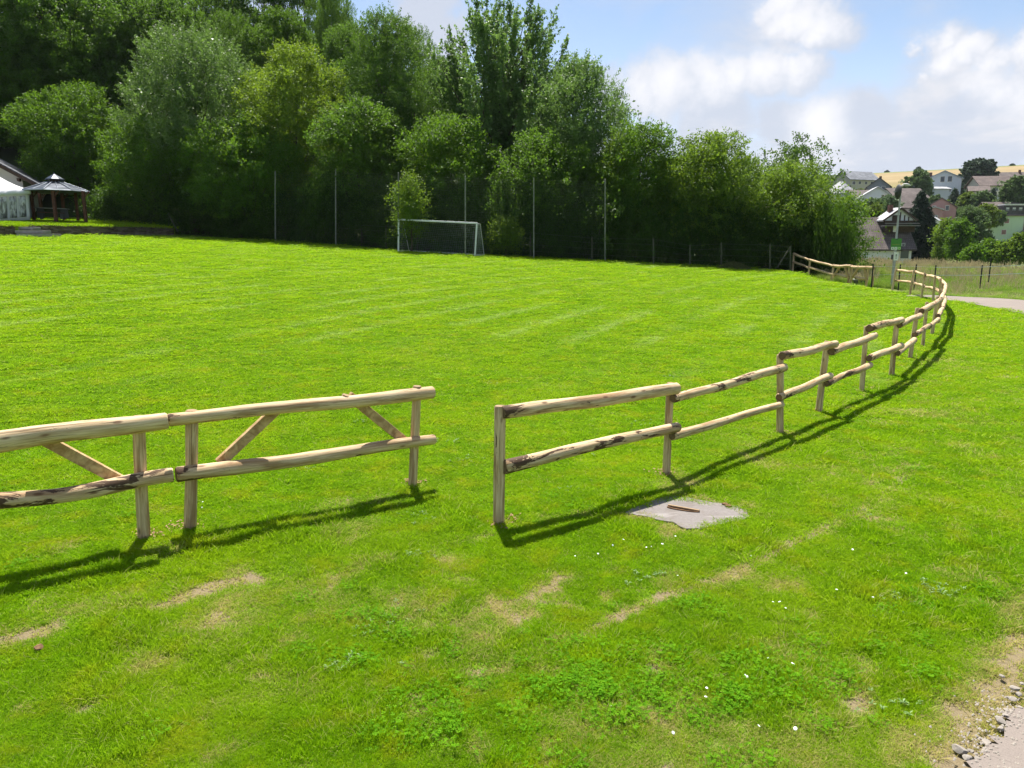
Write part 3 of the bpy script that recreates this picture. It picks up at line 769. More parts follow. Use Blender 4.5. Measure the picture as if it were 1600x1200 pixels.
# --- front row, left to right
T('beech_tree', 'dark green beech with tall spreading crown at the far left behind the hall', 60, -75, 150, 74, 'round', 'beech', 1, .1, .22, 1.5)
T('beech_tree', 'dark beech crown leaning right beside the upper left corner, next to the silvery willow', 165, 35, 75, 74, 'round', 'beech', 2, .3, .21, 1.1)
T('hornbeam_tree', 'low round mid green hornbeam standing just right of the pavilion roof', 108, 140, 80, 61.5, 'round', 'hazel', 3, .1, .16, 1.3)
T('willow_tree', 'broad silvery green willow with pale upright shoots', 300, 60, 112, 59, 'willow', 'willow', 4, .15, .19, 1.35)
T('maple_tree', 'bright yellow green field maple right of the silvery willow', 455, 78, 92, 57, 'round', 'maple', 5, .12, .16, 1.4)
T('alder_tree', 'tall fresh green alder between the yellow green maple and the poplar', 600, 28, 82, 60, 'willow', 'alder', 6, .12, .19, 1.4)
T('poplar_tree', 'tallest tree with loose ascending branches seen against the sky', 788, -8, 136, 60, 'poplar', 'poplar', 7, .15, .22, 1.4)
T('sallow_tree', 'dense rounded sallow right of the tall poplar, against the sky', 905, 106, 90, 55, 'willow', 'poplar', 8, .1, .20, 2.1)
T('hazel_tree', 'green hazel with the flat top in front of the poplar foot', 700, 190, 78, 52.0, 'round', 'hazel', 9, .22, .15, 1.3)
T('hawthorn_tree', 'dark hawthorn with a rounded top just right of the sallow', 1005, 203, 68, 50.5, 'round', 'hazel', 10, .22, .15, 1.3)
T('cherry_tree', 'yellowish green wild cherry in the middle of the lower hedge', 1110, 213, 78, 49.5, 'round', 'elder', 11, .2, .15, 1.4)
T('ash_tree', 'open crowned ash sticking out behind the lower hedge against the sky', 1245, 216, 66, 56, 'open', 'ash', 12, .25, .17, 1.2)
T('elder_tree', 'elder with cream flower heads at the right end of the hedge', 1238, 262, 72, 50.0, 'round', 'elder', 13, .05, .13, 1.5, flowers=300)
T('field_maple', 'bright green bush at the very end of the hedge above the white house', 1320, 306, 40, 48.5, 'shrub', 'bright', 14, .04, .12, 1.5)
T('hornbeam_tree', 'dark hornbeam behind the left part of the goal', 560, 165, 85, 53.5, 'round', 'beech', 15, .2, .16, 1.2)
T('hornbeam_tree', 'shaded hornbeam left of the first tall net pole', 380, 190, 88, 54.5, 'round', 'hazel', 16, .2, .16, 1.2)
T('hazel_tree', 'shaded hazel behind the leaning fence brace near the terrace end', 245, 195, 85, 56.8, 'round', 'hazel', 17, .16, .16, 1.2)
T('sallow_tree', 'mid green sallow with twiggy top below the poplar left branches', 640, 118, 60, 57.5, 'willow', 'alder', 18, .1, .16, 1.2)
T('hawthorn_tree', 'dark hawthorn below the sallow, behind the fourth tall pole', 845, 215, 80, 51.0, 'round', 'beech', 19, .22, .15, 1.3)
# --- hedge bushes along the pitch edge
SH = [(190, 262, 62, 56.0, 'low bush in shade right of the pavilion'), (300, 255, 60, 54.5, 'low bush behind the leaning brace at the end of the stone wall'), (372, 262, 52, 53.2, 'low bush left of the first tall net pole'),
      (440, 270, 52, 52.0, 'low bush behind the first tall net pole'), (512, 258, 55, 50.8, 'low bush behind the second tall net pole'), (585, 275, 50, 49.8, 'low bush just left of the goal'),
      (650, 262, 55, 49.0, 'bush behind the left half of the goal'), (722, 268, 52, 48.6, 'bush behind the right half of the goal'), (790, 262, 55, 48.2, 'bush right of the goal'),
      (862, 272, 52, 48.0, 'bush between the last two tall net poles'), (930, 262, 55, 48.0, 'bush behind the last tall net pole'), (1000, 278, 54, 47.8, 'bush right of the last tall net pole'),
      (1068, 285, 52, 47.4, 'bush behind the heap of grass clippings, to its left'), (1132, 280, 54, 47.0, 'bush directly behind the heap of grass clippings'), (1190, 290, 50, 47.6, 'bush right of the heap of grass clippings'),
      (1262, 325, 46, 48.6, 'dark bush above the far rail fence'), (1306, 340, 36, 46.0, 'dark bush above the far timber gate')]
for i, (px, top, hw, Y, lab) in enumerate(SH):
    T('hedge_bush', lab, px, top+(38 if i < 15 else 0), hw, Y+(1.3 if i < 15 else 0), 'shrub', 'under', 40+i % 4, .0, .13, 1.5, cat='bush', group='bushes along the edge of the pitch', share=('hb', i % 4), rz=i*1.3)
    o = None
LV = [(640, 275, 20, 47.0, 'elder', 'small bright sapling above the left goal post'), (960, 215, 26, 50, 'elder', 'pale tipped elder shoot left of the wild cherry'), (790, 345, 22, 47.4, 'elder', 'small sunlit sapling right of the goal in the gap')]
for i, (px, top, hw, Y, mt, lab) in enumerate(LV):
    T('sapling', lab, px, top, hw, Y, 'shrub', mt, 60+i, .3, .11, 1.0)
# --- wood on the slope behind
WD = [(-40, -120, 120, 88), (70, -150, 110, 92), (205, -90, 95, 90), (300, -70, 85, 96), (385, -60, 80, 90), (470, -66, 72, 96), (515, -20, 50, 88), (150, -40, 90, 80), (260, 0, 80, 76), (350, 25, 72, 76), (440, 20, 72, 78), (545, 40, 60, 80),
      (640, 48, 60, 84), (690, 95, 60, 78), (800, 140, 75, 76), (590, 75, 55, 74), (-60, 20, 110, 74), (40, 60, 95, 72), (890, 190, 62, 72), (960, 232, 60, 68), (1060, 245, 62, 66), (1160, 250, 60, 64), (1240, 290, 55, 62)]
for i, (px, top, hw, Y) in enumerate(WD):
    T('woodland_tree', 'tall dark broadleaf tree of the wood behind the front row of trees', px, top, hw, Y, 'round' if i % 3 else 'willow', ['beech', 'hazel', 'beech'][i % 3], 70+i % 3, .12, .26, 1.0, group=GB, share=('wd', i % 3), rz=i*2.1)
# ================================================================ FENCES
def wobble(a, b, n, amp, seed):
    rg = random.Random(seed); a = Vector(a); b = Vector(b); d = b-a; s = d.cross(Vector((0, 0, 1))).normalized(); out = []
    p1, p2, q1 = rg.uniform(0, 6), rg.uniform(0, 6), rg.uniform(.7, 1.3)
    L = d.length
    for i in range(n+1):
        t = i/n; e = math.sin(math.pi*t)
        out.append(a+d*t+Vector((0, 0, 1))*(math.sin(t*math.pi*q1*2+p1)-math.sin(p1)*(1-t))*amp*e+s*math.sin(t*5+p2)*amp*.8*e)
    return out
def log(parent, name, a, b, r1, r2, mat, seed, amp=.012, n=14, seg=14, rough=.05, endmat='cutdark', chamf=True):
    pts = wobble(a, b, n, amp, seed); k = len(pts)
    rad = [r1+(r2-r1)*i/(k-1) for i in range(k)]
    if chamf:
        d0 = (pts[1]-pts[0]).normalized(); d1 = (pts[-2]-pts[-1]).normalized()
        pts = [pts[0], pts[0]+d0*.012]+pts[1:-1]+[pts[-1]+d1*.012, pts[-1]]; rad = [rad[0]*.86, rad[0]]+rad[1:-1]+[rad[-1], rad[-1]*.86]
    mb = MB(); mb.tube(pts, rad, seg, 0, True, rough, seed, capm=1)
    return mb.build(name, [M[mat], M[endmat]], parent, local=False, gc=True)
def post(parent, base, toppx, r, seed, mat='post', Y=None, extra=0, sink=.25):
    top = at(toppx[0], toppx[1], base.y if Y is None else Y); top.z += extra
    d = (top-base); b = base-d.normalized()*sink
    return log(parent, 'post', b, top, r*1.04, r*.96, mat, seed, .006, 8, 14, .05, 'cut'), top

# -- left two sections (a wide double barrier), posts behind the rails
def towards(p, d):   # shift along the horizontal direction to the camera
    v = Vector((-p.x, -p.y, 0)).normalized(); return p+v*d
secA = empty('timber_barrier', LB[0], 0, 'left pale timber barrier section cut off by the left picture edge, with one slanting brace', 'fence', 'timber rail fences round the pitch')
p, tA = post(secA, LB[0], (216, 650), .047, 5)
YA = LB[0].y
pL = hit(-180, 905); post(secA, pL, (-190, 712), .047, 6)
lineA = lambda px: pL.y+(LB[0].y-pL.y)*(px+180)/(225+180)
def onA(px, py, o=-.07): return at(px, py, lineA(px)+o)
log(secA, 'rail', onA(-260, 722), onA(262, 657), .083, .068, 'rail', 11, .012, 20, endmat='cut')
log(secA, 'rail', onA(-260, 828), onA(271, 741.5), .064, .058, 'rail_bark', 23, .03, 20, endmat='cut')
def brace(par, a, b, w=.085, h=.06, seed=0):
    mb = MB(); mb.bar(a, b, h, w); return mb.build('brace', M['brace'], par, local=False, bevel=.006)
brace(secA, onA(55, 679, .0), onA(192, 753, .0))
secB = empty('timber_barrier', LB[1], 0, 'middle pale timber barrier section with two slanting braces, left of the open gap', 'fence', 'timber rail fences round the pitch')
post(secB, LB[1], (300, 641), .050, 7); post(secB, LB[2], (652, 603), .045, 8)
lineB = lambda px: LB[1].y+(LB[2].y-LB[1].y)*(1/(1+0*px))*((px-297)/(644-297))
def onB(px, py, o=-.07):
    # straight line in plan through the two post feet
    d = ray(px, py); A = LB[1]; B = LB[2]; dx, dy = B.x-A.x, B.y-A.y
    k = (A.x*dy-A.y*dx)/(d.x*dy-d.y*dx); return at(px, py, d.y*k+o)
log(secB, 'rail', onB(262, 656.5), onB(677, 613), .053, .062, 'rail', 31, .012, 20)
log(secB, 'rail', onB(275, 742), onB(679, 686.5), .064, .052, 'rail', 47, .014, 20)
brace(secB, onB(432, 640, .01), onB(342, 724, .01)); brace(secB, onB(545, 618, .01), onB(633, 690, .01))
for par, f, pts in ((secA, onA, [(52, 677)]), (secB, onB, [(435, 633), (541, 619)])):
    for q in pts:
        c = f(q[0], q[1], -.055); mb = MB(); mb.tube([c-Vector((.03, 0, .07)), c+Vector((.0, 0, .012))], [.04, .035], 10, capm=1)
        mb.build('brace_head', [M['post'], M['cut']], par, local=False, gc=True)

# -- long curved fence
fence = empty('post_and_rail_fence', FB[0], 0, 'long curved pale timber fence of round posts and rails ending at the lamp', 'fence', 'timber rail fences round the pitch')
TOPS = [(781.5, 634), (1047.5, 598), (1218.8, 554), (1292.8, 533), (1354, 509.7), (1402, 497), (1434, 481), (1448.6, 472), (1465, 463), (1470.5, 453), (1473, 444), (1469.5, 436),
        (1461, 432), (1445, 427), (1428, 423), (1400.4, 419.5)]
tops = []
for i, (b, t) in enumerate(zip(FB, TOPS)):
    o, tp = post(fence, b, t, [.046, .040, .046][i % 3] if i else .050, 60+i, 'post', extra=0 if i < 9 else .03); tops.append(tp)
RT = [((784, 645), (1058, 607)), ((1051, 623), (1226, 574)), ((1222, 556), (1306, 537.5)), ((1299, 549.5), (1367, 524)), ((1358, 513), (1409, 500)), ((1405, 508), (1438, 493)), ((1440, 486), (1457, 476)), ((1451, 482), (1471, 467))]
RL = [((786, 730), (1060, 667)), ((1050, 681), (1222, 632)), ((1217, 621), (1298, 587)), ((1291, 600), (1360, 570)), ((1358, 560), (1409, 540)), ((1403, 552), (1429, 531)), ((1429, 523), (1453, 508)), ((1451, 511), (1467, 498))]
for k, RR in enumerate((RT, RL)):
    for i, (a, b) in enumerate(RR):
        oa = -.03 if i == 0 else -.085; A = at(a[0], a[1], FB[i].y+oa); B = at(b[0], b[1], FB[i+1].y-.085)
        if i == 0: pass
        rr = [(.058, .058), (.044, .052), (.056, .05), (.056, .052), (.062, .056), (.054, .058), (.062, .058), (.062, .058)][i]
        if k: rr = [(.060, .048), (.046, .040), (.050, .046), (.042, .05), (.056, .054), (.05, .06), (.055, .05), (.055, .05)][i]
        log(fence, 'rail', A, B, rr[0]*1.05, rr[1]*1.05, 'rail' if (i+k) % 3 != 1 else 'rail_bark', 100+i*7+k*50, .011, 12, 12)
for i in range(8, 15):
    for k, f in enumerate((.93, .50)):
        A = FB[i].lerp(tops[i], f-(.04 if i % 2 else .0)); B = FB[i+1].lerp(tops[i+1], f-(.0 if i % 2 else .04)); d = (B-A).normalized()*.1
        nrm = Vector((-(B-A).y, (B-A).x, 0)).normalized()*-.085
        log(fence, 'rail', A-d+nrm, B+d+nrm, .060, .056, 'rail', 200+i*3+k, .014, 8, 10)

# -- far corner fence and timber gate frame
FG = [((1238.5, 423), (1240.5, 396)), ((1263, 432), (1266, 404)), ((1298, 441.5), (1303, 412.5)), ]
far = empty('rail_fence', hit(1263, 432), 0, 'short pale timber rail fence in the hedge shade at the far corner of the pitch', 'fence', 'timber rail fences round the pitch')
fb = [hit(*a) for a, _ in FG]; ft = []
for i, (a, t) in enumerate(FG): ft.append(post(far, fb[i], t, .058, 300+i)[1])
for i in range(2):
    for k, f in enumerate((.92, .50)):
        A = fb[i].lerp(ft[i], f+(.06 if i == 0 and k == 0 else 0)); B = fb[i+1].lerp(ft[i+1], f-.05); d = (B-A).normalized()*.12
        log(far, 'rail', A-d+Vector((0, -.09, 0)), B+d+Vector((0, -.09, 0)), .07, .065, 'rail', 310+i*3+k, .022, 8, 10)
GY = fb[2].y
gate = empty('timber_gate', hit(1326, 446), 0, 'pair of pale timber gate panels with slanting braces beside the far rail fence', 'gate')
g1, g2, g3, g4 = (1303, 413), (1328, 414), (1358.5, 416.5), (1332, 415)
def gp(px, py, dY=0): return at(px, py, GY-.15-(px-1300)*.062+dY)
for i, (x0, y0, x1, y1) in enumerate([(1324.5, 448, 1327.5, 413.5), (1328.5, 449, 1331, 414), (1352, 452, 1357.5, 416.5)]):
    log(gate, 'post', gp(x0, y0), gp(x1, y1), .06, .058, 'post', 330+i, .01, 6, 10, endmat='cut')
log(gate, 'post', gp(1363, 447, .9), gp(1365.5, 416, .9), .055, .05, 'post', 336, .01, 6, 10)
log(gate, 'rail', gp(1302, 415.5, -.1), gp(1330, 416, -.1), .085, .08, 'rail', 340, .02, 8, 10, endmat='cut')
log(gate, 'rail', gp(1330, 417, -.1), gp(1366, 418.5, -.1), .08, .075, 'rail', 341, .02, 8, 10, endmat='cut')
log(gate, 'rail', gp(1305, 429, -.1), gp(1326, 432.5, -.1), .075, .07, 'rail', 342, .02, 8, 10)
log(gate, 'rail', gp(1337, 434, -.1), gp(1354, 436, -.1), .085, .08, 'rail', 343, .02, 8, 10)
for a, b in (((1301, 434), (1313, 415)), ((1320, 416), (1326, 436)), ((1329, 438), (1342, 416)), ((1350, 416), (1354.5, 438))):
    A = gp(*a, -.16); B = gp(*b, -.16); mb = MB(); mb.bar(A, B, .06, .13); mb.build('brace', M['brace'], gate, local=False)
# two dark crates standing behind the gate
m = NT('dark_plastic'); M['crate'] = m.bsdf(m.mix(m.noise(m.obj(), 6), (.03, .032, .034), (.06, .062, .065)), .5, .4)
M['light_rim'] = plain('light_rim', (.5, .5, .48), .6)
for px0, px1, lab in ((1330.5, 1337, 'dark grey box behind the gate, the left one'), (1340.5, 1351.5, 'dark grey box behind the gate, the right one')):
    Y = GY-2.2+.9; a = at(px0, 450, Y); b = at(px1, 437, Y); w = b.x-a.x; zt = b.z; zb = min(a.z, Hf(a.x, Y)-.1)
    r = empty('crate', ((a.x+b.x)/2, Y, zb), .1, lab, 'box', 'boxes behind the gate')
    mb = MB(); h = zt-zb; mb.box((0, 0, h/2), (w, .5, h-.002)); [mb.box((w*t, -.256, h/2), (.03, .014, h*.86)) for t in (-.4, -.13, .13, .4)]; mb.build('body', M['crate'], r, bevel=.01)
    mb = MB(); mb.box((0, 0, h+.015), (w+.04, .54, .05)); mb.build('rim', M['light_rim'], r, bevel=.008)

# -- wire fence with short wooden posts under the hedge
M['oldpost'] = plain('weathered_post', (.085, .09, .058), .9, .1, var=.3, sc=9)
M['wire'] = plain('fence_wire', (.22, .24, .22), .5, .4, .6)
wf = empty('wire_fence', hit(403, 372), 0, 'low wire fence on short weathered posts in the shade under the hedge', 'fence')
WP = [(264, 363, 332), (280, 364, 335), (325, 366, 336), (403, 372, 343), (484, 379, 345), (565, 386, 350), (603, 390, 352), (652, 393, 352), (740, 398, 362), (829, 403, 362), (925, 408, 370), (1021, 413, 372), (1078, 416, 382), (1127, 419, 379), (1203, 423, 381), (1235, 425, 384)]
wt = []
mbw = MB()
for i, (px, pb, pt) in enumerate(WP):
    b = hit(px, pb); b = b*1.0; Y = b.y+.55; b = at(px, pb, Y); b.z = Hf(b.x, Y); t = at(px, pt, Y)
    mb = MB(); mb.tube([b-Vector((0, 0, .2)), b.lerp(t, .5), t], [.06, .058, .05], 8, rough=.08, seed=i); mb.build('post', M['oldpost'], wf, local=False)
    wt.append((b, t))
for a, b in (((278, 362), (263, 334)), ((1214, 418), (1234, 388))):
    Y = 46 if a[0] > 500 else 53.2
    mb = MB(); mb.tube([at(a[0], a[1], Y), at(b[0], b[1], Y)], .05, 8); mb.build('brace', M['oldpost'], wf, local=False)
for i in range(len(wt)-1):
    for f in (.25, .5, .75, .95): mbw.tube([wt[i][0].lerp(wt[i][1], f), wt[i+1][0].lerp(wt[i+1][1], f)], .004, 3, caps=False)
mbw.build('wire', M['wire'], wf, local=False)

# -- ball stop net on tall poles
M['galv'] = plain('galvanised_steel', (.36, .37, .36), .55, .4, .5, .15, 8)
M['polepaint'] = plain('grey_pole', (.20, .21, .17), .7, .3, 0, .2, 6)
bs = empty('ball_stop_net', hit(727, 400), 0, 'dark see-through ball stop net hung on six tall thin poles behind the goal', 'net')
BP = [(430, 378, 268), (524.5, 384, 264), (622.5, 393, 270), (727, 399.5, 275), (834, 403.5, 278), (945.5, 408.5, 280)]
bt = []
for i, (px, pb, pt) in enumerate(BP):
    b = hit(px, pb); t = at(px, pt, b.y); bt.append((b, t))
    mb = MB(); mb.tube([b-Vector((0, 0, .3)), b.lerp(t, .5), t], [.045, .042, .038], 10); mb.lathe([(0, .02), (.05, 0)], 10, c=t); mb.build('pole', M['polepaint'], bs, local=False)
M['net'] = plain('dark_net_cord', (.05, .07, .05), .8, .1)
def net(name, par, corners, nu, nv, r, mat, sag=0, dark=1):
    mb = MB(); a, b, c, d = [Vector(q) for q in corners]  # a-b bottom, d-c top
    def P(u, v): return (a.lerp(b, u)).lerp(d.lerp(c, u), v)+Vector((0, sag*math.sin(math.pi*u)*math.sin(math.pi*v), 0))
    for i in range(nu+1): mb.tube([P(i/nu, j/6) for j in range(7)], r, 3, caps=False)
    for j in range(nv+1): mb.tube([P(i/6, j/nv) for i in range(7)], r, 3, caps=False)
    return mb.build(name, M[mat], par, local=False)
for i in range(len(bt)-1):
    z = Vector((0, 0, .05)); a, ta = bt[i]; b, tb = bt[i+1]
    net('net', bs, (a+z+Vector((0, .05, 0)), b+z+Vector((0, .05, 0)), b.lerp(tb, .97)+Vector((0, .05, 0)), a.lerp(ta, .97)+Vector((0, .05, 0))), 26, 30, .0035, 'net', .1)

# ================================================================ GOAL
M['alu'] = plain('white_aluminium', (.62, .64, .64), .45, .5, .15, .06)
gl = hit(622.5, 393.5); gr = hit(742, 400.5)
goal = empty('football_goal', (gl+gr)/2, 0, 'small white football goal with sagging net at the far side of the pitch', 'goal')
tl = at(623, 343.5, gl.y); tr = at(745, 349.5, gr.y)
ax = (gr-gl).normalized(); bk = Vector((-ax.y, ax.x, 0)); 
if bk.y < 0: bk = -bk
for b, t in ((gl, tl), (gr, tr)):
    mb = MB(); mb.bar(b-Vector((0, 0, .02)), t, .10, .10); mb.build('goal_post', M['alu'], goal, local=False, bevel=.015)
mb = MB(); mb.bar(tl+Vector((-.05, 0, .02)), tr+Vector((.05, 0, .02)), .10, .10); mb.build('crossbar', M['alu'], goal, local=False, bevel=.015)
dep = 1.05; topd = .45
back = []
for b, t in ((gl, tl), (gr, tr)):
    e = b+bk*dep+ax*.35; e.z = Hf(e.x, e.y)+.04; back.append(e)
    m1_ = t+bk*topd+ax*.12
    mb = MB(); mb.tube([t, m1_, e], .022, 8); mb.build('net_stay', M['alu'], goal, local=False)
    mb = MB(); mb.bar(b+Vector((0, 0, .05)), e, .05, .05); mb.build('ground_bar', M['alu'], goal, local=False)
mb = MB(); mb.bar(back[0], back[1], .06, .06); mb.build('ground_bar', M['alu'], goal, local=False)
for s in (.1, .32, .78): 
    c = gl.lerp(gr, s)+bk*(dep-.02); c.z = back[0].z+(back[1].z-back[0].z)*s+.10; mb = MB(); mb.box(c, (.10, .08, .18)); mb.build('ground_weight', M['crate'], goal, local=False, bevel=.01)
M['goalnet'] = plain('green_grey_net_cord', (.24, .30, .26), .8, .1)
t0, t1 = tl+bk*topd+ax*.12, tr+bk*topd+ax*.12
net('net', goal, (back[0], back[1], t1, t0), 40, 17, .005, 'goalnet', .25)
net('net', goal, (tl, tr, t1, t0), 40, 3, .005, 'goalnet', 0)
for b, e, t, tt in ((gl, back[0], t0, tl), (gr, back[1], t1, tr)): net('net', goal, (b, e, t, tt), 8, 16, .005, 'goalnet', 0)

# ================================================================ CONCRETE SLAB, CLIPPINGS, STONES
m = NT('old_concrete'); P = m.pos(); n1 = m.noise(P, 55, 5, .7); n2 = m.noise(P, 4, 5, .7); n3 = m.noise(m.mapping(P, (3, 14, 3), (0, 0, .4)), 1, 5, .7)
c = m.mix(n1, (.145, .128, .12), (.27, .245, .23)); c = m.mix(m.math('MULTIPLY', m.rng(n2, .42, .68), .6), c, (.15, .125, .105)); c = m.mix(m.math('MULTIPLY', m.rng(n3, .52, .7), .5), c, (.38, .35, .33))
M['concrete'] = m.bsdf(c, .9, .2, n1, .5, .01)
sc = sum(SLAB, Vector())/len(SLAB)
slab = empty('manhole_slab', sc, 0, 'flat grey concrete slab with a lifting slot, half overgrown, set in the grass', 'slab')
def fine(P, n=5, amp=.012):
    out = []
    for i in range(len(P)):
        a, b = P[i], P[(i+1) % len(P)]
        for k in range(n): q = a.lerp(b, k/n); out.append(Vector((q.x+random.uniform(-amp, amp), q.y+random.uniform(-amp, amp), 0)))
    return out
top = [Vector((q.x, q.y, sc.z+.012+(Hf(q.x, q.y)-sc.z)*.7)) for q in fine(SLAB)]
MB().prism([q-Vector((0, 0, .07)) for q in top], .07).build('slab', M['concrete'], slab, local=False)
h0 = at(1066, 798, sc.y); ha, hb = hit(1051, 796), hit(1084, 801)
M['rust'] = plain('rusty_iron', (.15, .085, .045), .9, .2, var=.4, sc=40)
mb = MB(); zz = sc.z+.018; d = (hb-ha).normalized(); s = Vector((-d.y, d.x, 0)); 
ring = [Vector((ha.x, ha.y, zz)).lerp(Vector((hb.x, hb.y, zz)), .5)+d*math.cos(t)*.145+s*math.sin(t)*.030 for t in [i/20*6.283 for i in range(21)]]
mb.tube(ring, .006, 6, caps=False); mb.poly([q+Vector((0, 0, -.003)) for q in ring[:-1]]); mb.build('lifting_slot', M['rust'], slab, local=False)
mb = MB(); mb.bar(ring[10]+s*.03+Vector((0, 0, .008)), ring[0]+s*.005+Vector((0, 0, .008)), .02, .012); mb.build('handle_bar', M['cut'], slab, local=False)
for px, py in ((1133, 790), (1138, 793)):
    c = hit(px, py); mb = MB(); mb.lathe([(.0, .0), (.035, .0), (.02, .006), (0, .006)], 10, c=(c.x, c.y, zz)); mb.build('lifting_eye', M['rust'], slab, local=False)

def heap(name, px, py, w, h, mat, label, cat, seed):
    c = hit(px, py); g = np.random.default_rng(seed); N = 2600; a = g.random(N)*6.28; r = np.sqrt(g.random(N)); x = w*r*np.cos(a); y = w*.6*r*np.sin(a)
    z = h*np.maximum(0, 1-r**1.6)*g.uniform(.75, 1.05, N)
    V, Fq = leaf_quads(np.stack([x, y, z], 1), g.normal(0, 1, (N, 3))*(1, 1, .4), g.normal(0, .4, (N, 3))+(0, 0, 1), g.uniform(.08, .2, N), g.uniform(.02, .04, N)+.01)
    o = link(name, npmesh(name, V, Fq, [M[mat]], {'lv': ('POINT', 'FLOAT', np.repeat(g.random(N), 4))})); o.location = c; tag(o, label, cat); return o
m = NT('cut_grass'); M['cutgrass'] = m.bsdf(m.mix(m.attr('lv'), (.09, .12, .03), (.20, .22, .08)), .9, .1)
heap('grass_heap', 1145, 420, 1.15, .42, 'cutgrass', 'low heap of cut grass on the far edge of the pitch', 'heap', 3)
m = NT('stone'); M['stone'] = m.bsdf(m.mix(m.noise(m.obj(), 9, 5, .7), (.17, .145, .12), (.42, .38, .33)), .85, .25, m.noise(m.obj(), 25), .5, .01)
def stone(px, py, s, seed, label):
    g = np.random.default_rng(seed); bm = bmesh.new(); bmesh.ops.create_icosphere(bm, subdivisions=2, radius=1)
    pl = [(g.normal(0, 1, 3), g.uniform(.5, .85)) for _ in range(9)]; pl = [(n/np.linalg.norm(n), d) for n, d in pl]
    for v in bm.verts:
        p = np.array(v.co)
        for n, d in pl:
            q = p@n
            if q > d: p = p-n*(q-d)
        v.co = p*np.array([1, .75, .5])*s
    me = bpy.data.meshes.new('stone'); bm.to_mesh(me); bm.free(); me.materials.append(M['stone'])
    o = link('stone', me); c = hit(px, py); o.location = (c.x, c.y, c.z+s*.18+.02); o.rotation_euler = (g.uniform(-.3, .3), g.uniform(-.3, .3), g.uniform(0, 6)); tag(o, label, 'stone', 'loose stones along the edge of the road'); return o
ST = [(1564, 1062, .026), (1586, 1082, .035), (1590, 1092, .030), (1581, 1098, .028), (1592, 1112, .022), (1572, 1117, .022), (1570, 1125, .030), (1562, 1133, .036), (1556, 1159, .016), (1562, 1146, .034), (1530, 1160, .018), (1541, 1167, .030), (1498, 1178, .045), (1516, 1180, .022), (1510, 1192, .030), (1526, 1192, .022), (1575, 1096, .018), (1543, 1134, .014), (1597, 1075, .024), (1540, 1148, .012), (1535, 1190, .014)]
for i, (px, py, s) in enumerate(ST): stone(px, py, s*.9, i+3, 'small grey stone lying among others along the edge of the road')
g = np.random.default_rng(5); V = []; Fc = []
for k in range(520):
    i = g.integers(8, 46); t = abs(g.normal(0, .05)); q = RA[i]*(1-g.random())+RA[i+1]*g.random() if False else RA[i]+(RA[i+1]-RA[i])*g.random()
    nrm = (RA[i+1]-RA[i]); nrm = np.array([nrm[1], -nrm[0]])/(np.linalg.norm(nrm)+1e-9); q = q+nrm*g.normal(.0, .10)
    s = g.uniform(.003, .009); z = Hf(q[0], q[1])+.034; b = len(V); a = g.random()*6
    for j in range(4): V.append((q[0]+s*math.cos(a+j*1.57)*g.uniform(.7, 1.3), q[1]+s*math.sin(a+j*1.57)*g.uniform(.7, 1.3), z-.004))
    V.append((q[0], q[1], z+s*.8)); Fc += [(b, b+1, b+4), (b+1, b+2, b+4), (b+2, b+3, b+4), (b+3, b, b+4)]
tag(link('gravel', npmesh('gravel', V, Fc, [M['stone']])), 'fine gravel crumbs along the edge of the road', 'gravel', kind='stuff')
# wood chips at the post feet and a dark clod
M['chips'] = plain('wood_chips', (.30, .19, .11), .9, .1, var=.3, sc=30)
V = []; Fc = []
for px, py in ((785, 822), (799, 812), (1041, 743), (1030, 740), (1219, 677), (1346, 613), (650, 757), (640, 756), (225, 840), (238, 838), (296, 824), (283, 824), (1279, 643), (1357, 608)):
    c = hit(px, py)
    for _ in range(26):
        x, y = c.x+g.normal(0, .06), c.y+g.normal(0, .05); z = Hf(x, y)+g.uniform(.015, .04); a = g.random()*6; l, w = g.uniform(.008, .025), g.uniform(.004, .009); b = len(V)
        V += [(x-l*math.cos(a), y-l*math.sin(a), z), (x+w*math.sin(a), y-w*math.cos(a), z+.006), (x+l*math.cos(a), y+l*math.sin(a), z+.003), (x-w*math.sin(a), y+w*math.cos(a), z)]; Fc.append((b, b+1, b+2, b+3))
tag(link('wood_chips', npmesh('wood_chips', V, Fc, [M['chips']])), 'brown wood chips and soil crumbs round the feet of the fence posts', 'wood chips', kind='stuff')
M['clod'] = plain('brown_clod', (.22, .13, .07), .95, .1, var=.35, sc=30)
o = stone(61, 1018, .035, 77, 'brown clod of earth lying in the grass near the lower left corner'); o.name = 'earth_clod'; del o['group']; o.data.materials[0] = M['clod']; o['category'] = 'clod'; o.scale = (1, 1, 1.5)
# ================================================================ TERRACE, WALL, STEPS
tp = [(-260, 352), (-100, 352), (0, 352), (60, 352), (120, 352.5), (180, 353), (230, 354), (272, 356)]
bs_ = [(-260, 371), (-100, 370), (0, 369), (60, 368), (120, 368), (180, 367), (230, 366.5), (272, 367)]
WF = []
for a, b in zip(tp, bs_):
    q = hit(*b); t = at(a[0], a[1], q.y+.15); WF.append((q, t))
front = [t for q, t in WF]
backp = [at(px, py, 58) for px, py in ((-290, 335), (-110, 336), (0, 337), (60, 338), (120, 340), (180, 343), (230, 347), (275, 351))]
V = []; Fc = []
nb = 8
for f, b in zip(front, backp):
    for k in range(nb+1): p = f.lerp(b, k/nb); V.append(p+Vector((0, .12, -.02)))
for i in range(len(front)-1):
    for k in range(nb): q = i*(nb+1)+k; Fc.append((q, q+nb+1, q+nb+2, q+1))
n0 = len(V)
for k, (i) in enumerate(range(len(front))): V.append(V[i*(nb+1)]-Vector((0, 0, 1.2)))
for i in range(len(front)-1): Fc.append((i*(nb+1), n0+i, n0+i+1, (i+1)*(nb+1)))
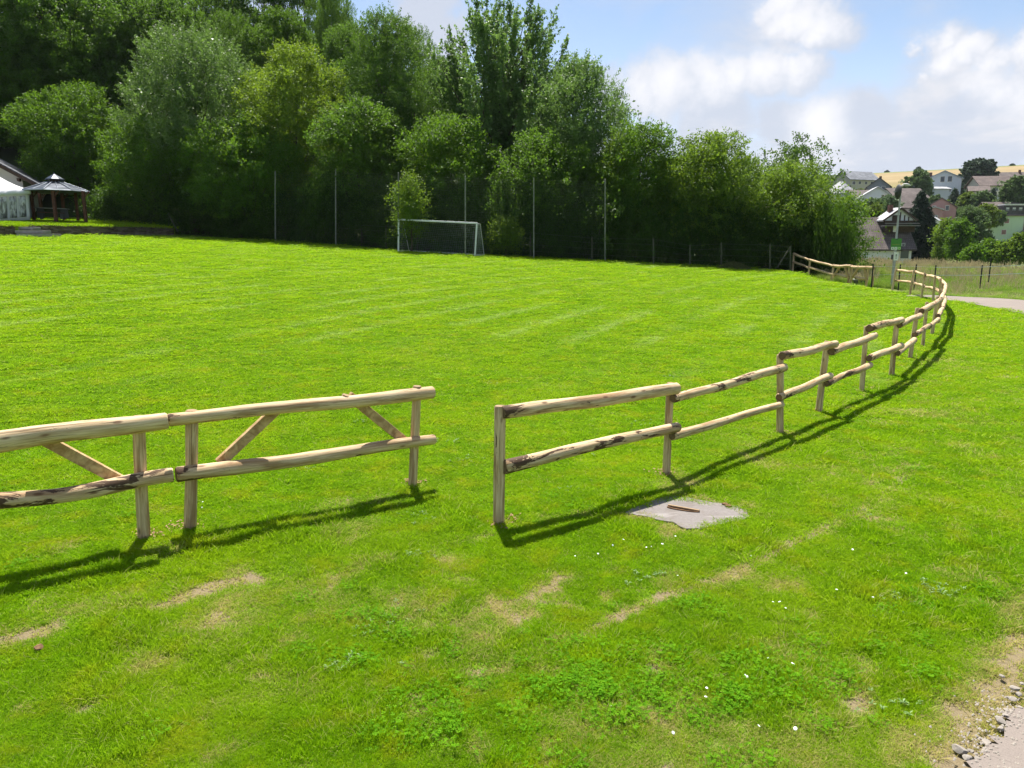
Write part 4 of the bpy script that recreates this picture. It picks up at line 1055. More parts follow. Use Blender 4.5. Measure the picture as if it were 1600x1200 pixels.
m = NT('terrace_grass'); P = m.pos(); n3 = m.noise(P, 9, 4, .6); n2 = m.noise(P, .8, 3, .6)
c = m.mix(n3, (.085, .16, .008), (.19, .29, .015)); c = m.mix(m.math('MULTIPLY', m.rng(n2, .4, .65), .5), c, (.27, .27, .03))
M['terr'] = m.bsdf(c, .8, .1, n3, .8, .05, trans=(.3, .45, .02), tfac=.3)
tag(link('terrace', npmesh('terrace', V, Fc, [M['terr']])), kind='structure')
# short grass on the terrace
N = 9000; u = rs.random(N)*(len(front)-1); i = u.astype(int); f = u-i; v = rs.random(N)**1.3
Fa = np.array([list(p) for p in front]); Ba = np.array([list(p) for p in backp])
A = Fa[i]*(1-f)[:, None]+Fa[i+1]*f[:, None]; B = Ba[i]*(1-f)[:, None]+Ba[i+1]*f[:, None]; Pp = A*(1-v)[:, None]+B*v[:, None]+np.array([0, .12, -.02])
sr = [blades(40, .3, .05, .1, .03, .9, M['grass'], 140+k, 'terrace_tuft') for k in range(3)]
scatter('terrace_grass', Pp, np.stack([rs.normal(0, .1, N), rs.normal(0, .1, N), rs.random(N)*6], 1), np.ones((N, 3)), rs.integers(0, 3, N), sr, {'dry': fbm(Pp[:, 0], Pp[:, 1], 2, 5)*.4-.1, 'mow': np.zeros(N), 'band': np.zeros(N)}, 'short grass on the raised terrace in front of the pavilion', 'grass')
m = NT('dry_stone'); o_ = m.noise(m.obj(), 2.2, 5, .7); M['wallstone'] = m.bsdf(m.mix(m.attr('lv'), m.mix(o_, (.05, .038, .026), (.13, .10, .07)), m.mix(o_, (.13, .10, .075), (.28, .23, .17))), .9, .15, m.noise(m.obj(), 14), .7, .03)
def stonewall(name, label, x0, x1, seed):
    g = np.random.default_rng(seed); V = []; Fc = []; lv = []
    fx = [bs_[k][0] for k in range(len(bs_))]
    def P(px, t):
        i = min(len(fx)-2, max(0, int(np.searchsorted(fx, px)-1))); f = (px-fx[i])/(fx[i+1]-fx[i]); a = WF[i][0].lerp(WF[i+1][0], f); b = WF[i][1].lerp(WF[i+1][1], f); return a.lerp(b, t)
    rows = 6
    for r in range(rows):
        px = x0
        while px < x1:
            w = g.uniform(3.5, 11); c0 = P(px, (r+.0)/rows); c1 = P(min(px+w, x1), (r+1)/rows+ (g.uniform(-.05, .12) if r == rows-1 else 0)); b = len(V); e = g.uniform(-.06, .06)
            d = Vector((c1.x-c0.x, c1.y-c0.y, 0)); j = lambda: g.uniform(-.025, .025)
            lo, hi = c0.z+.012-(.2 if r == 0 else 0), c1.z-.012
            for (q, yy) in ((0, 0), (1, 0), (1, .45), (0, .45)):
                for z in (lo, hi):
                    ins = .05 if yy == 0 and g.random() < .5 else 0
                    V.append((c0.x+d.x*(q*.97+.01)+j(), c0.y+d.y*q-.12+yy+e+ins, z+j()*.7))
            Fc += [(b, b+2, b+3, b+1), (b+2, b+4, b+5, b+3), (b+4, b+6, b+7, b+5), (b+6, b, b+1, b+7), (b+1, b+3, b+5, b+7), (b, b+6, b+4, b+2)]; lv += [g.random()]*8; px += w
    o = link(name, npmesh(name, V, Fc, [M['wallstone']], {'lv': ('POINT', 'FLOAT', lv)})); tag(o, label, 'wall', 'dry stone walls along the terrace')
    bv = o.modifiers.new('bevel', 'BEVEL'); bv.width = .03; bv.segments = 1
stonewall('stone_wall', 'long low dark dry stone wall holding up the grassy terrace, right of the steps', 46, 270, 1)
stonewall('stone_wall', 'short end of dark dry stone wall left of the steps at the picture edge', -240, 20, 2)
st = empty('stone_steps', hit(40, 369), 0, 'three pale stone steps between the two stone walls, in front of the white tent', 'steps')
M['palestone'] = plain('pale_stone', (.24, .23, .22), .85, .2, var=.15, sc=4)
for k, (x0, x1, yt, yb) in enumerate([(25, 82, 365.2, 368.3), (23, 66, 360, 363.5), (21, 50, 354.5, 357.5)]):
    Y = hit(45, 368.5).y-1.25+.45*k; a = at(x0, yt, Y); b = at(x1, yt, Y+.25); mb = MB()
    mb.prism([(a.x, a.y, a.z-.16), (b.x, b.y, b.z-.16), (b.x+.1, b.y+.7, b.z-.16), (a.x, a.y+.7, a.z-.16)], .16); mb.build('step', M['palestone'], st, local=False, bevel=.015)
    

# ================================================================ HALL, TENT, PAVILION
def plaster(name, col, var=.06): 
    m = NT(name); P = m.obj(); n1 = m.noise(P, 1.2, 5, .65); n2 = m.noise(m.mapping(P, (3, 3, .4)), 1, 4, .6)
    c = m.mix(n1, tuple(x*(1-var*1.6) for x in col), tuple(min(1, x*(1+var)) for x in col)); c = m.mix(m.math('MULTIPLY', m.rng(n2, .5, .75), .25), c, tuple(x*.72 for x in col))
    return m.bsdf(c, .9, .15, m.noise(P, 20), .15, .01)
def tiles(name, c1, c2, sx=3.3, sz=3., rough=.75):
    m = NT(name); P = m.obj(); br = m.n('ShaderNodeTexBrick'); br.inputs['Scale'].default_value = 1; br.inputs['Mortar Size'].default_value = .03; br.inputs['Brick Width'].default_value = .32; br.inputs['Row Height'].default_value = .28
    br.inputs['Color1'].default_value = (*c1, 1); br.inputs['Color2'].default_value = (*c2, 1); br.inputs['Mortar'].default_value = (*[x*.45 for x in c1], 1)
    m.l(P, br.inputs['Vector']); n1 = m.noise(P, .5, 5, .65)
    c = m.mix(m.math('MULTIPLY', m.rng(n1, .4, .7), .5), br.outputs['Color'], tuple(x*1.5 for x in c2)); return m.bsdf(c, rough, .3, br.outputs['Fac'], .4, .02)
M['cream'] = plaster('cream_plaster', (.58, .54, .47)); M['white'] = plaster('white_plaster', (.70, .71, .73)); M['beige'] = plaster('beige_plaster', (.50, .47, .37)); M['pink'] = plaster('pink_plaster', (.42, .25, .25)); M['green'] = plaster('pale_green_plaster', (.52, .66, .47))
M['bluewhite'] = plaster('cool_white_plaster', (.56, .60, .66)); M['greyboard'] = plaster('grey_boards', (.22, .24, .27)); M['darkwood'] = plain('dark_stained_wood', (.055, .035, .024), .7, .2, var=.3, sc=6)
M['roofgrey'] = tiles('grey_slate_roof', (.17, .18, .20), (.23, .24, .26)); M['roofbrown'] = tiles('brown_tile_roof', (.11, .088, .080), (.155, .125, .112)); M['roofred'] = tiles('red_brown_tile_roof', (.12, .092, .082), (.165, .125, .11)); M['roofblue'] = tiles('blue_grey_metal_roof', (.26, .31, .38), (.32, .37, .44), rough=.4)
M['roofpale'] = tiles('pale_grey_roof', (.38, .38, .40), (.5, .5, .51)); M['roofdark'] = tiles('dark_roof', (.045, .045, .05), (.075, .07, .075))
m = NT('window_glass'); M['glass'] = m.bsdf((.045, .055, .065), .12, .6); M['frame'] = plain('white_window_frame', (.62, .61, .58), .5); M['blinds'] = plain('red_brown_shutters', (.28, .16, .14), .6); M['brick'] = plain('brick_chimney', (.14, .075, .06), .9, .1, var=.3, sc=8)

hall = empty('clubhouse', at(20, 343, 56), 0, 'cream walled clubhouse with a grey slate roof at the left picture edge', 'building')
Yh = 53.5
e_r = at(52, 286, Yh); zb = at(40, 346, Yh).z-.5
slope = .60; wdt = 12.0
M['slate'] = tiles('dark_slate_roof', (.085, .09, .105), (.12, .125, .145))
hu = Vector((-.929, -.37, 0)); hv = Vector((-.37, .929, 0)); e0 = Vector((e_r.x, Yh, e_r.z-.05))
def hp(u, v, z): return e0+hu*u+hv*v+Vector((0, 0, z))
zf = zb-e0.z
mb = MB(); mb.prism([hp(.75, .6, zf), hp(wdt-.75, .6, zf), hp(wdt-.75, .6, slope*.75), hp(wdt/2, .6, slope*wdt/2-.1), hp(.75, .6, slope*.75)], hv*10); mb.build('wall', M['cream'], hall, local=False)
mb = MB(); th = .22; mb.prism([hp(-.3, 0, -.18), hp(wdt/2, 0, slope*wdt/2), hp(wdt+.3, 0, -.18), hp(wdt+.3, 0, -.18+th), hp(wdt/2, 0, slope*wdt/2+th), hp(-.3, 0, -.18+th)][::-1], hv*11.5); mb.build('roof', M['slate'], hall, local=False)
mb = MB(); mb.bar(hp(-.33, -.03, -.18), hp(wdt/2, -.03, slope*wdt/2+.02), .05, .22); mb.bar(hp(wdt/2+.01, -.03, slope*wdt/2+.02), hp(wdt+.3, -.03, -.16), .05, .22); mb.build('bargeboard', M['darkwood'], hall, local=False)
mb = MB()
for u in (.9, 3.2): mb.bar(hp(u, .02, slope*u-.28), hp(u, 1.0, slope*u-.28), .16, .2)
mb.build('purlin_ends', M['darkwood'], hall, local=False)
mb = MB(); mb.bar(hp(.68, 1.6, zf+1.3), hp(.68, 2.8, zf+1.3), .1, 2.1); mb.build('side_door', M['greyboard'], hall, local=False)

m = NT('tent_fabric'); P = m.obj(); nz = m.noise(P, 1.5, 4, .6, .5); M['tent'] = m.bsdf(m.mix(nz, (.66, .67, .70), (.80, .80, .82)), .5, .3, nz, .5, .06, trans=(.8, .8, .82), tfac=.25)
m = NT('clear_pvc_window'); P = m.obj(); nz = m.noise(m.mapping(P, (5, 5, 1.6)), 1, 5, .65, 1.2); M['pvc'] = m.bsdf(m.mix(m.rng(nz, .38, .62), (.13, .13, .14), (.55, .56, .58)), .18, .6, nz, .4, .04)
Yt = 50.0
c_r = at(44, 298, Yt); g_r = at(47, 343.5, Yt); c_l = at(-70, 305, Yt-2.6); g_l = at(-70, 354, Yt-2.6)
tent = empty('party_tent', (g_r+g_l)/2, 0, 'white party tent with clear side windows in front of the clubhouse', 'tent')
bk_ = Vector((-3.1, 4.5, 0))
def quadmesh(a, b, c, d, nu=1, nv=1, amp=0, seed=0):
    """a-b bottom, d-c top, grid with folds"""
    V = []; Fc = []; g = random.Random(seed); nrm = (b-a).cross(d-a).normalized()
    for i in range(nu+1):
        for j in range(nv+1):
            u, v = i/nu, j/nv; p = a.lerp(b, u).lerp(d.lerp(c, u), v); V.append(p+nrm*amp*(math.sin(u*nu*1.3+v)+math.sin(u*nu*.5+v*3)))
    for i in range(nu):
        for j in range(nv): q = i*(nv+1)+j; Fc.append((q, q+nv+1, q+nv+2, q+1))
    return V, Fc
def sheet(name, par, a, b, c, d, mat, nu=24, nv=6, amp=.02, seed=0):
    V, Fc = quadmesh(Vector(a), Vector(b), Vector(c), Vector(d), nu, nv, amp, seed); mb = MB(); mb._add(V, Fc, 0, True); o = mb.build(name, M[mat], par, local=False)
    sd = o.modifiers.new('thick', 'SOLIDIFY'); sd.thickness = .012; return o
sheet('side_wall', tent, g_l, g_r, c_r, c_l, 'tent', 40, 6, .015)
sheet('side_wall', tent, g_r, g_r+bk_, c_r+bk_, c_r, 'tent', 24, 6, .02)
rz2 = Vector((0, 0, 1.25)); mid0 = (c_l+c_r)/2+rz2*.0
pk = (c_l+c_r)/2+bk_*.5+Vector((0, 0, 1.5)); up_ = Vector((0, 0, .02))
apx = at(-22, 262, Yt+1)
mb = MB(); ov = (c_r-c_l).normalized()*.12
A_, B_, C_, D_ = c_l-ov+up_-bk_*.03, c_r+ov+up_-bk_*.03, c_r+bk_*1.03+ov+up_, c_l+bk_*1.03-ov+up_
n = 8
for (p, q) in ((A_, B_), (B_, C_), (C_, D_), (D_, A_)):
    vs = []; fs = []
    for i in range(n+1):
        t = i/n
        for s in range(7): b0 = p.lerp(q, s/6); w = b0.lerp(apx, t); w.z -= .18*math.sin(math.pi*t); vs.append(w)
    for i in range(n):
        for s in range(6): k = i*7+s; fs.append((k, k+1, k+8, k+7))
    mb._add(vs, fs, 0, True)
o = mb.build('roof', M['tent'], tent, local=False); sd = o.modifiers.new('thick', 'SOLIDIFY'); sd.thickness = .012
dn = Vector((0, 0, -.24)); fw = Vector((.02, -.05, 0))
sheet('valance', tent, A_+dn+fw, B_+dn+fw, B_+fw, A_+fw, 'tent', 60, 2, .012, 3)
sheet('valance', tent, B_+dn, C_+dn, C_, B_, 'tent', 40, 2, .012, 3)
def onwall(u, v, o=.035): p = g_l.lerp(g_r, u).lerp(c_l.lerp(c_r, u), v); return p+Vector((.015, -o-.02, 0))
for i in range(6):
    u0 = .20+i*.132; sheet('window', tent, onwall(u0, .12), onwall(u0+.10, .12), onwall(u0+.10, .84), onwall(u0, .84), 'pvc', 8, 4, .012, i)

m = NT('pavilion_roof_metal'); nz = m.noise(m.mapping(m.obj(), (1.5, 1.5, 4)), 1, 4, .6); M['pavroof'] = m.bsdf(m.mix(m.rng(nz, .35, .7), (.03, .042, .065), (.075, .095, .135)), m.rng(nz, .35, .7, .3, .5), .4, metal=.15)
M['seam'] = plain('pale_roof_seam', (.22, .25, .30), .4, .5, .3)
M['redwood'] = plain('red_brown_timber', (.10, .042, .026), .7, .2, var=.25, sc=4)
Yp = 51.5; k = Yp/(F*cosT)
pc = at(92, 340.5, Yp); pav = empty('garden_pavilion', pc, math.radians(12), 'hexagonal garden pavilion with dark metal double roof and red brown posts', 'pavilion')
zE = at(92, 299, Yp).z-pc.z; zC = at(92, 284.5, Yp).z-pc.z; zC2 = at(92, 280, Yp).z-pc.z; zA = at(92, 271.5, Yp).z-pc.z; R = 46*k; r1 = 12.5*k; N8 = 8
def conic(mb, R0, z0, R1, z1, n, th=.05):
    for i in range(n):
        a0, a1 = i/n*2*math.pi, (i+1)/n*2*math.pi
        q = [(R0*math.cos(a0), R0*math.sin(a0), z0), (R0*math.cos(a1), R0*math.sin(a1), z0), (R1*math.cos(a1), R1*math.sin(a1), z1), (R1*math.cos(a0), R1*math.sin(a0), z1)]
        mb._add(q+[(x, y, z-th) for x, y, z in q], [(0, 1, 2, 3), (7, 6, 5, 4), (0, 4, 5, 1), (2, 6, 7, 3)])
mb = MB(); conic(mb, R, zE, r1*.62, zC, N8); mb.build('roof', M['pavroof'], pav)
mb = MB(); conic(mb, r1*1.05, zC2, .03, zA, N8); mb.lathe([(.04, zA-.05), (.05, zA+.02), (0, zA+.14)], 8); mb.build('top_roof', M['pavroof'], pav)
mb = MB(); conic(mb, r1*.58, zC-.1, r1*.58, zC2+.05, N8); mb.build('roof_collar', M['darkwood'], pav)
mb = MB()
for i in range(N8):
    a = i/N8*2*math.pi; mb.tube([(R*1.005*math.cos(a), R*1.005*math.sin(a), zE+.02), (r1*.8*math.cos(a), r1*.8*math.sin(a), zC+.02)], .03, 6)
    a2 = (i+1)/N8*2*math.pi; mb.tube([(R*math.cos(a), R*math.sin(a), zE-.03), (R*math.cos(a2), R*math.sin(a2), zE-.03)], .04, 6)
for i in range(N8): a = (i+.5)/N8*2*math.pi; mb.tube([(R*.92*math.cos(a), R*.92*math.sin(a), zE+.03), (r1*.8*math.cos(a), r1*.8*math.sin(a), zC+.02)], .018, 6)
mb.build('roof_seams', M['seam'], pav)
pav_inv = wm(pav).inverted()
for px, yy, r_ in ((53.5, Yp-.2, 1), (87.5, Yp-1.6, 1.1), (134, Yp-.6, 1), (101, Yp+1.5, 1), (66, Yp+1.3, 1), (122, Yp+1.2, .9)):
    a = at(px, 342, yy); c = Vector((a.x, a.y, pc.z-.3)); mb = MB(); mb.bar(c, (c.x, c.y, pc.z+zE-.02), .17*r_, .17*r_)
    if r_ > .95: mb.bar((c.x, c.y, pc.z+zE-.5), (c.x+.4, c.y, pc.z+zE-.06), .07, .07)
    mb.build('post', M['redwood'], pav, local=False, bevel=.01)
tb = empty('beer_table', at(85, 341, Yp+.2), 0, 'long pale table standing under the pavilion roof', 'table')
a, b = at(57, 324.5, Yp), at(106, 326.5, Yp+.3)
mb = MB(); mb.bar(a, b, .6, .05); mb.build('table_top', M['palestone'], tb, local=False)
for t in (.12, .88):
    q = a.lerp(b, t); mb = MB(); mb.bar(q, (q.x, q.y, pc.z), .06, .5); mb.build('leg', M['crate'], tb, local=False)
bn = empty('beer_bench', at(85, 341, Yp-.6), 0, 'narrow brown bench beside the table under the pavilion', 'bench')
a, b = at(60, 331.5, Yp-.7), at(100, 333, Yp-.5); mb = MB(); mb.bar(a, b, .26, .04); mb.build('seat', M['redwood'], bn, local=False)
for t in (.1, .9): q = a.lerp(b, t); mb = MB(); mb.bar(q, (q.x, q.y, pc.z-.1), .05, .2); mb.build('leg', M['crate'], bn, local=False)

# ================================================================ STREET LAMP, MIRROR, SIGNS
lb_ = hit(1393.3, 452); Yl = lb_.y+.3; lb_ = at(1393.3, 450, Yl); lb_.z = min(lb_.z, Hf(lb_.x, Yl))
lt = at(1408.5, 291, Yl); lt.x = lb_.x+.02; 
lamp = empty('street_lamp', lb_, 0, 'tall grey street lamp with a curved head at the end of the rail fence', 'street lamp')
hgt = lt.z-lb_.z
mb = MB(); mb.tube([(0, 0, -.2), (0, 0, hgt*.45)], .075, 12); mb.tube([(0, 0, hgt*.45), (0, 0, hgt*.47), (0, 0, hgt-.1)], [.075, .055, .042], 12); mb.build('pole', M['galv'], lamp)
mb = MB(); mb.tube([(0, 0, hgt-.15), (.02, 0, hgt+.02), (.12, -.02, hgt+.06)], .03, 8); mb.build('bracket', M['galv'], lamp)
mb = MB(); n = 10; vs = []; fs = []
for i in range(n+1):
    t = i/n; x = .08+.42*t; w = .11*math.sin(math.pi*min(1, .12+t*.95))**.6; zc = hgt+.10-.06*t*t; h_ = .055*math.sin(math.pi*(.1+.85*t))+.01
    for j in range(10): a = j/10*6.283; vs.append((x, w*math.cos(a), zc+h_*math.sin(a)))
fs = [(i*10+j, i*10+(j+1) % 10, (i+1)*10+(j+1) % 10, (i+1)*10+j) for i in range(n) for j in range(10)]+[tuple(range(10)), tuple(n*10+j for j in range(10))[::-1]]
mb._add(vs, fs, 0, True); mb.build('lamp_head', M['frame'], lamp)
mb = MB(); mb.box((.29, 0, hgt+.035), (.26, .13, .03)); mb.build('lens', M['light_rim'], lamp, bevel=.01)
mc = at(1403, 299.5, Yl-.12)
mir = empty('traffic_mirror', mc, math.radians(86), 'round traffic mirror seen from behind, fixed near the top of the street lamp', 'mirror')
mb = MB(); mb.lathe([(0, .10), (.12, .095), (.28, .055), (.37, 0), (.385, -.03), (.36, -.035)], 28); mb.v = [(y, z, x) for x, y, z in mb.v]; mb.build('shell', M['crate'], mir)
m = NT('mirror_face'); M['mirror'] = m.bsdf((.6, .62, .62), .06, .5, metal=1.0)
mb = MB(); mb.lathe([(0, -.005), (.2, -.012), (.36, -.028)], 28); mb.v = [(y, z, x) for x, y, z in mb.v]; mb.build('mirror_face', M['mirror'], mir)
mb = MB(); mb.bar((0, .08, 0), (0, .24, .0), .04, .04); mb.build('clamp', M['galv'], mir)
def colmat(name, c, r=.5): m = NT(name); return m.bsdf(c, r, .4)
M['sgreen'] = colmat('sign_green', (.06, .23, .03)); M['sgreen2'] = colmat('sign_dark_green', (.02, .16, .012)); M['swhite'] = colmat('sign_white', (.72, .76, .66)); M['sblack'] = colmat('sign_black', (.02, .04, .02)); M['sblock'] = colmat('sign_pale_green', (.35, .62, .20)); M['sred'] = colmat('sign_rusty_letters', (.30, .28, .03))
Ys = Yl-.13
a, b = at(1391.3, 390.3, Ys), at(1409.2, 372.8, Ys); w, h = b.x-a.x, b.z-a.z
sg = empty('green_sign', ((a.x+b.x)/2, Ys, a.z), 0, 'green information board with white pictograms along its lower edge, on the lamp pole', 'sign')
mb = MB(); mb.box((0, 0, h/2), (w, .012, h)); mb.build('board', M['sgreen'], sg, bevel=.003)
mb = MB(); mb.box((0, -.008, h*.62), (w*.94, .004, .010)); mb.box((0, -.008, h*.93), (w*.3, .004, .012)); mb.build('lines', M['sgreen2'], sg)
mb = MB(); mb.box((w*.02, -.010, h*.90), (.07, .004, .035)); mb.box((w*.05, -.010, h*.935), (.04, .004, .03)); mb.build('emblem', M['sblack'], sg)
mb = MB(); [mb.box((-w*.32+i*w*.085, -.009, h*.47), (w*.05, .004, .028)) for i in range(8)]; mb.build('text_line', M['sred'], sg)
for i, (c0) in enumerate((-.32, 0, .32)):
    mb = MB(); mb.box((w*c0, -.009, h*.13), (w*.26, .006, h*.24)); p_ = mb.build('pictogram', M['swhite'] if i < 2 else M['sblock'], sg)
    mb = MB()
    if i == 0: mb.prism([(w*c0-.03, -.014, h*.10), (w*c0+.03, -.014, h*.10), (w*c0+.03, -.014, h*.15), (w*c0, -.014, h*.20), (w*c0-.03, -.014, h*.15)], (0, -.003, 0))
    elif i == 1: mb.box((w*c0, -.014, h*.13), (.03, .003, .07)); mb.box((w*c0, -.0145, h*.16), (.055, .003, .016))
    else: mb.box((w*c0, -.014, h*.13), (.05, .003, .05))
    s_ = mb.build('pictogram_symbol', M['sgreen2'], sg); s_.parent = p_
a, b = at(1396, 407, Ys), at(1404.2, 394.2, Ys); w, h = b.x-a.x, b.z-a.z
sg2 = empty('white_notice', ((a.x+b.x)/2, Ys, a.z), 0, 'small white notice with a dark arrow below the green board', 'sign')
mb = MB(); mb.box((0, 0, h/2), (w, .012, h)); mb.build('board', M['swhite'], sg2, bevel=.003)
mb = MB(); mb.prism([(-.045, -.009, h*.62), (.045, -.009, h*.62), (0, -.009, h*.80)], (0, -.004, 0)); mb.box((0, -.009, h*.5), (.03, .004, h*.22)); mb.box((0, -.009, h*.28), (.07, .004, .03)); mb.build('arrow', M['sblack'], sg2)
a = at(1393.6, 405.5, Ys+.05); bx_ = empty('junction_box', a, 0, 'small dark box strapped to the left side of the lamp pole beside the notice', 'box')
mb = MB(); mb.box((0, 0, .13), (.07, .09, .26)); mb.build('body', M['crate'], bx_, bevel=.008)
mb = MB(); mb.box((.07, .02, .13), (.10, .02, .03)); mb.build('strap', M['galv'], bx_)

# pasture fence in the meadow
pf = empty('pasture_fence', hit(1550, 430), 0, 'pasture fence of thin dark stakes with two pale tapes across the meadow', 'fence')
PF = [(1364.5, 432, 413, 35), (1407, 430, 413, 37.5), (1432, 430, 413, 37.5), (1462.5, 427, 414.5, 38), (1535, 427, 414, 37), (1549, 420, 402, 39.5), (1640, 425, 409, 36)]
M['stake'] = plain('dark_stake', (.035, .035, .028), .7, .2)
M['tape'] = plain('pale_fence_tape', (.60, .61, .58), .6, .2)
tops_ = []
for px, pb, pt, Y in PF:
    t = at(px, pt, Y); t.z = t.z; b = Vector((t.x, t.y, Hf(t.x, t.y)-.1)); t2 = Vector((t.x, t.y, t.z)); mb = MB(); mb.tube([b, t2], .032, 6); mb.build('stake', M['stake'], pf, local=False); tops_.append(t2)
mb = MB(); seq = [0, 1, 2, 3, 4, 6]
for i in range(5):
    for dz in (.1, .5): mb.bar(tops_[seq[i]]-Vector((0, .03, dz)), tops_[seq[i+1]]-Vector((0, .03, dz)), .006, .028 if i > 2 else .010)
mb.build('tape', M['tape'], pf, local=False)

# ================================================================ VILLAGE HOUSES
def house(name, label, px, pb, D, w, d, hw, hr, rot, wall, roof, wins=(), ov=.45, chim=None, winm='glass', frame='frame', hip=0, extra=6.):
    """px,pb: picture position of the middle of the front foot"""
    p = at(px, pb, D); r = empty(name, p, math.radians(rot), label, 'house')
    mb = MB(); a, b = w/2, d
    # walls (front face at local y=0, ridge along local x)
    mb._add([(-a, 0, -extra), (a, 0, -extra), (a, 0, hw), (-a, 0, hw), (-a, b, -extra), (a, b, -extra), (a, b, hw), (-a, b, hw)]+([(-a, b/2, hw+hr), (a, b/2, hw+hr)] if not hip else []),
            [(0, 1, 2, 3), (5, 4, 7, 6)]+([(1, 5, 6, 9, 2), (4, 0, 3, 8, 7)] if not hip else [(1, 5, 6, 2), (4, 0, 3, 7)]))
    mb.build('wall', M[wall], r)
    sl = hr/(b/2); mb = MB(); t = .22; hx = hip
    e = [(-a-ov, -ov, hw-sl*ov+.03), (a+ov, -ov, hw-sl*ov+.03), (a+ov, b+ov, hw-sl*ov+.03), (-a-ov, b+ov, hw-sl*ov+.03), (-a-ov+hx, b/2, hw+hr+.03), (a+ov-hx, b/2, hw+hr+.03)]
    vs = e+[(x, y, z+t) for x, y, z in e]
    mb._add(vs, [(6, 7, 11, 10), (8, 9, 10, 11), (1, 0, 4, 5), (3, 2, 5, 4), (0, 1, 7, 6), (2, 3, 9, 8), (0, 6, 10, 9, 3, 4), (1, 2, 8, 11, 7, 5)] if not hip else
            [(6, 7, 11, 10), (8, 9, 10, 11), (7, 8, 11), (9, 6, 10), (0, 1, 7, 6), (2, 3, 9, 8), (1, 2, 8, 7), (3, 0, 6, 9), (3, 2, 1, 0)])
    ro = mb.build('roof', M[roof], r)
    # roof texture runs with object coordinates
    if chim is not None:
        mb = MB(); mb.box((chim, b*.42, hw+hr), (.7, .7, 1.9)); c_ = mb.build('chimney', M['brick'], r); c_.parent = ro
    for f, u, z, ww, hh in wins:
        mf, mg = MB(), MB()
        if f == 'f': C = (u, -.02, z); S1 = (ww, .10, hh); S2 = (ww*.78, .14, hh*.80)
        elif f == 'r': C = (a+.02, u, z); S1 = (.10, ww, hh); S2 = (.14, ww*.78, hh*.80)
        else: C = (-a-.02, u, z); S1 = (.10, ww, hh); S2 = (.14, ww*.78, hh*.80)
        mf.box(C, S1); wo = mf.build('window', M[frame], r); mg.box(C, S2); go = mg.build('pane', M[winm], r); go.parent = wo
    return r
F_ = lambda D: D/(F*cosT)
# a long house on the hill
house('house', 'long beige house with a grey saddle roof and a row of windows', 1349, 304, 290, 13.5, 9, 5.6, 3.1, 18, 'beige', 'roofgrey',
      [('f', -5, 4.2, 1.6, 1.5), ('f', -2.2, 4.3, 1.3, 1.2), ('f', .8, 4.3, 1.3, 1.2), ('f', 3.6, 4.3, 1.6, 1.3), ('f', -3.4, 1.5, 1.3, 1.2), ('f', 2.4, 1.4, 1.4, 1.2), ('r', 4.5, 4.6, 1.4, 1.5), ('r', 4.5, 1.6, 1.6, 1.6)], ov=.6)
house('house', 'small white house with a pale pyramid roof below the long beige house', 1327, 318, 230, 7, 7, 3.2, 3.4, 28, 'white', 'roofpale', [('f', 0, 1.6, 1.4, 1.2), ('f', 2.2, 1.6, .8, 1)], hip=3.6)
house('house', 'low house with a brown grey roof beside the small pyramid roofed house', 1358, 318, 225, 9.5, 8, 1.8, 2.2, 8, 'beige', 'roofbrown', [('f', -2, .8, 1.2, .8)])
house('house', 'grey roofed house with a dark gable on the left of the lamp head', 1388, 313, 240, 6.5, 6.5, 4.0, 2.6, 68, 'greyboard', 'roofdark', [('l', 2, 3.6, 1.2, 1.2)], chim=1)
house('house', 'white gabled house directly left of the lamp pole', 1390, 326, 190, 7.5, 7.5, 2.6, 2.4, 74, 'white', 'roofpale', [('l', 2, 1.6, 1.0, 1.1)])
house('house', 'house with a mottled brown roof right of the lamp pole', 1424, 322, 205, 9.2, 9, 2.2, 2.6, 6, 'beige', 'roofbrown', [('f', 1, 1, 1.5, 1)], ov=.5)
house('house', 'brown roofed house with a pale eave below the mottled roof', 1420, 339, 170, 7.2, 8, 2.1, 2.8, 6, 'white', 'roofbrown', [('f', -1.4, 1.2, 1.0, 1.0), ('f', .6, 1.2, 1.0, 1.0), ('f', 2.4, 1.2, .8, 1.0)], ov=.5)
# half timbered white house in front
Dh = 112
hh_ = house('half_timbered_house', 'white house with a large brown roof and a half timbered gable behind the meadow', 1372, 411, Dh, 9.4, 9, 2.3, 4.3, -4, 'white', 'roofbrown', [('f', 3.7, 1.3, 1.5, 1.5), ('f', 3.4, 2.7, .5, .5)], ov=.55)
gx = (1406-1372)*F_(Dh); z0 = (409-347)*F_(Dh)
mb = MB(); hw2 = 2.05; zt = 1.85
mb.prism([(gx-hw2, 2.1, z0), (gx+hw2, 2.1, z0), (gx+hw2, 2.1, z0+.35), (gx, 2.1, z0+zt), (gx-hw2, 2.1, z0+.35)], (0, 3.2, 0)); gw = mb.build('dormer_wall', M['white'], hh_)
mb = MB(); 
for s in (-1, 1):
    mb.prism([(gx, 1.6, z0+zt+.05), (gx+s*(hw2+.5), 1.6, z0+.05), (gx+s*(hw2+.5), 1.6, z0+.25), (gx, 1.6, z0+zt+.28)], (0, 3.8, 0))
mb.build('dormer_roof', M['roofpale'], hh_)
mb = MB()
for s in (-1, 1): mb.bar((gx, 1.57, z0+zt+.1), (gx+s*(hw2+.5), 1.57, z0+.12), .08, .24)
mb.bar((gx-hw2-.2, 2.05, z0), (gx+hw2+.2, 2.05, z0), .12, .3); mb.box((gx-.45, 2.05, z0+.5), (1.0, .10, .9)); 
for x, hz in ((-.98, .9), (.12, 1.4), (.75, .95), (1.35, .7)): mb.box((gx+x, 2.05, z0+hz/2), (.13, .12, hz))
mb.build('timber_frame', M['darkwood'], hh_)
